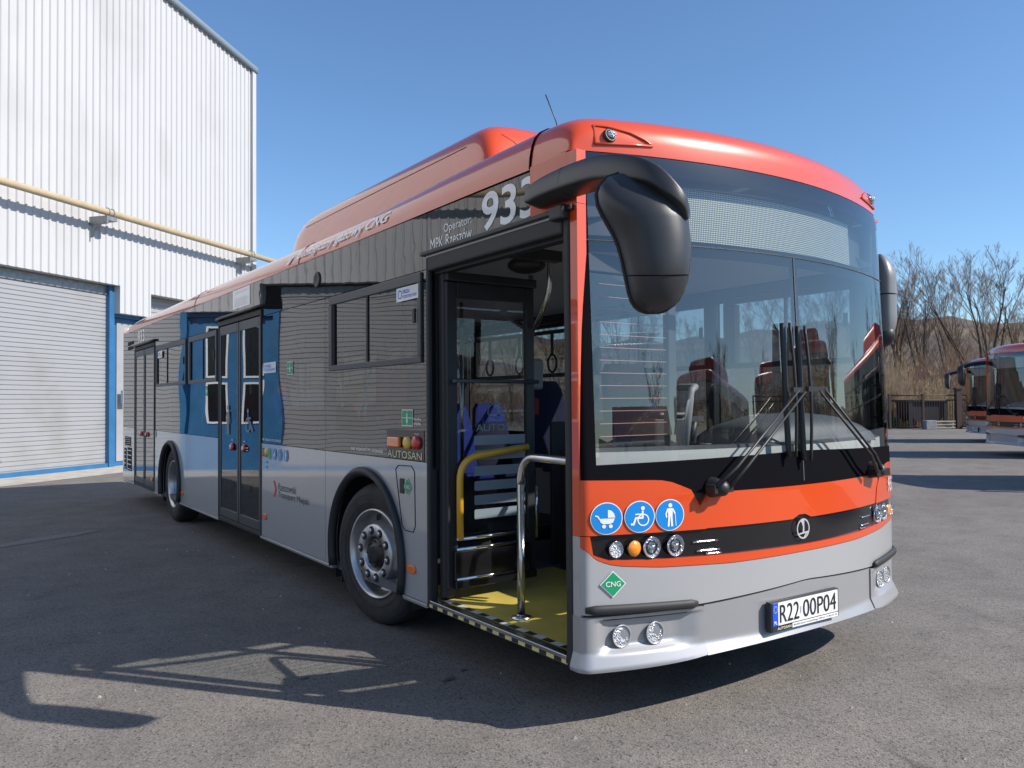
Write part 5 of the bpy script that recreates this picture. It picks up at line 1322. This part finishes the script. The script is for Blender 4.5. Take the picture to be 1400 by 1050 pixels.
# undergrowth
def thicket(px, dpt, n, h, wdt, mat, label, seed, name='bare_shrub', vert=.0):
    r = random.Random(seed); x, y = at_px(px, dpt); mb = MB()
    for i in range(n):
        p = Vector((r.gauss(0, wdt*.35), r.gauss(0, wdt*.35), 0)); d = Vector((r.gauss(0, .28), r.gauss(0, .28), 1)).normalized(); L = h*r.uniform(.5, 1.05); pts = [p]
        for k in range(3):
            d = (d+Vector((r.gauss(0, .16), r.gauss(0, .16), .04))).normalized(); pts.append(pts[-1]+d*L/3)
        mb.tube(pts, lambda i: (.016, .012, .009, .005)[i], 3, caps=False)
        for k in range(5):
            s = pts[1].lerp(pts[3], r.random()); e = (d+Vector((r.gauss(0, .6), r.gauss(0, .6), r.gauss(.1, .3)))).normalized()
            mb.tube([s, s+e*L*.18, s+e*L*.3+Vector((0, 0, .1))], lambda i: (.008, .006, .004)[i], 3, caps=False)
    o = mb.build(name, mat, None, fix=False); o.location = (x, y, 0); tag(o, label, 'shrub', 'bare shrubs behind the fence')
shr = [(1306, 46, 190, 4.0, 4.2, 'twig_red', 'russet bare shrub right of the tan reeds, above the dark skip'), (1330, 44, 140, 3.4, 3.4, 'twig', 'brown bare shrub behind the mirror arms of the parked buses'),
       (1285, 50, 170, 5.0, 4.5, 'twig', 'tall grey-brown shrub behind the reeds under the two-stemmed tree'), (1390, 50, 170, 4.8, 5, 'twig_red', 'russet shrub at the right edge above the parked bus roof'),
       (1240, 53, 170, 5.2, 5, 'twig_red', 'russet shrub behind the reeds next to the off-side mirror'), (1352, 54, 160, 5.2, 5, 'twig', 'grey-brown shrub at the foot of the big willow'), (1215, 50, 120, 4, 4, 'twig', 'grey-brown shrub touching the windscreen edge of the big bus')]
for i, (px, d, n, h, w_, m_, l) in enumerate(shr): thicket(px, d, n, h, w_, m_, l, 50+i)
def reeds():
    r = random.Random(9); mb = MB()
    for i in range(7000):
        px = r.uniform(1080, 1304); dpt = r.uniform(42, 48); x, y = at_px(px, dpt)
        h = r.triangular(.8, 3.3, 2.2)*(1.12 if px < 1250 else .85)*(1+.22*math.sin(px*.11+dpt)); lx, ly = r.gauss(0, .12), r.gauss(0, .12); w_ = .012
        mb.add([(x-w_*.8, y+w_*.55, 0), (x+w_*.8, y-w_*.55, 0), (x+lx*.5+w_*.6, y+ly*.5-w_*.4, h*.6), (x+lx*.5-w_*.6, y+ly*.5+w_*.4, h*.6), (x+lx*1.6, y+ly*1.6, h)], [(0, 1, 2, 3), (3, 2, 4)])
        if i % 3 == 0:
            q = Vector((x+lx*1.6, y+ly*1.6, h)); mb.add([q+Vector((-.03, .02, -.22)), q+Vector((.03, -.02, -.22)), q+Vector((.02, 0, .02))], [(0, 1, 2)])
    tag(mb.build('reed_bed', 'reed', None, fix=False), 'bed of dry tan reeds growing behind the brown fence', 'reeds', kind='stuff')
reeds()
# woodland floor strip behind the fence, dead grass
gs = MB(); r = random.Random(4)
gs.add([(*at_px(500, 41), .004), (*at_px(1900, 41), .004), (*at_px(1900, 140), .004), (*at_px(500, 140), .004)], [(0, 1, 2, 3)])
M['deadgrass'] = pm('dead_grass', (.17, .13, .075), .95, noise=.4, nscale=.6)
tag(gs.build('rough_ground', 'deadgrass'), kind='structure')
def brush():
    r = random.Random(19); mb = MB()
    for i in range(3600):
        px = r.uniform(560, 1700); dpt = r.uniform(46, 74); x, y = at_px(px, dpt); h = r.uniform(1.2, 4.2); d = Vector((r.gauss(0, .3), r.gauss(0, .3), 1)).normalized(); p = Vector((x, y, 0))
        pts = [p, p+d*h*.5, p+d*h*.8+Vector((r.gauss(0, .3), r.gauss(0, .3), .2))*.6]
        mb.tube(pts, lambda i: (.02, .014, .006)[i], 3, caps=False)
        for k in range(4):
            s = pts[0].lerp(pts[2], r.uniform(.35, 1)); e = Vector((r.gauss(0, .6), r.gauss(0, .6), r.uniform(.2, .9))); mb.tube([s, s+e*.5, s+e*h*.28], lambda i: (.010, .008, .004)[i], 3, caps=False)
    tag(mb.build('undergrowth', 'twig', None, fix=False), 'tangle of bare brown undergrowth behind the fence', 'undergrowth', kind='stuff')
brush()
# low houses across the yard, mirrored in the windscreen
for i, (ang, dist, L, l) in enumerate(((158, 62, 11, 'shorter pale house across the yard, mirrored in the windscreen'), (172, 66, 14, 'longer pale house across the yard, mirrored in the windscreen'))):
    a = math.radians(ang); c = Vector((2+dist*math.sin(a), dist*math.cos(a), 0)); ORG = c
    h = thing('house', l, 'house', tuple(c), 0, 'low houses across the yard')
    x0, x1, y0, y1 = c.x-L/2, c.x+L/2, c.y-4, c.y+4
    MB().prism([(y0, 0), (y1, 0), (y1, 3), (c.y, 5.2), (y0, 3)], 0, x0, x1).build('wall', 'plaster', h)
    MB().add([(x0-.4, y1+.5, 2.75), (x1+.4, y1+.5, 2.75), (x1+.4, c.y, 5.35), (x0-.4, c.y, 5.35), (x0-.4, y0-.5, 2.75), (x1+.4, y0-.5, 2.75)], [(0, 1, 2, 3), (3, 2, 5, 4)]).build('roof', 'tile', h)
    for k in range(3):
        xc = x0+L*(k+.5)/3; wf = MB().box(xc-.6, xc+.6, y1, y1+.05, 1, 2.3).build('window', 'winwhite', h); MB().box(xc-.52, xc+.52, y1+.05, y1+.055, 1.08, 2.22).build('pane', 'black_gloss', wf)
    ORG = Vector((0, 0, 0))
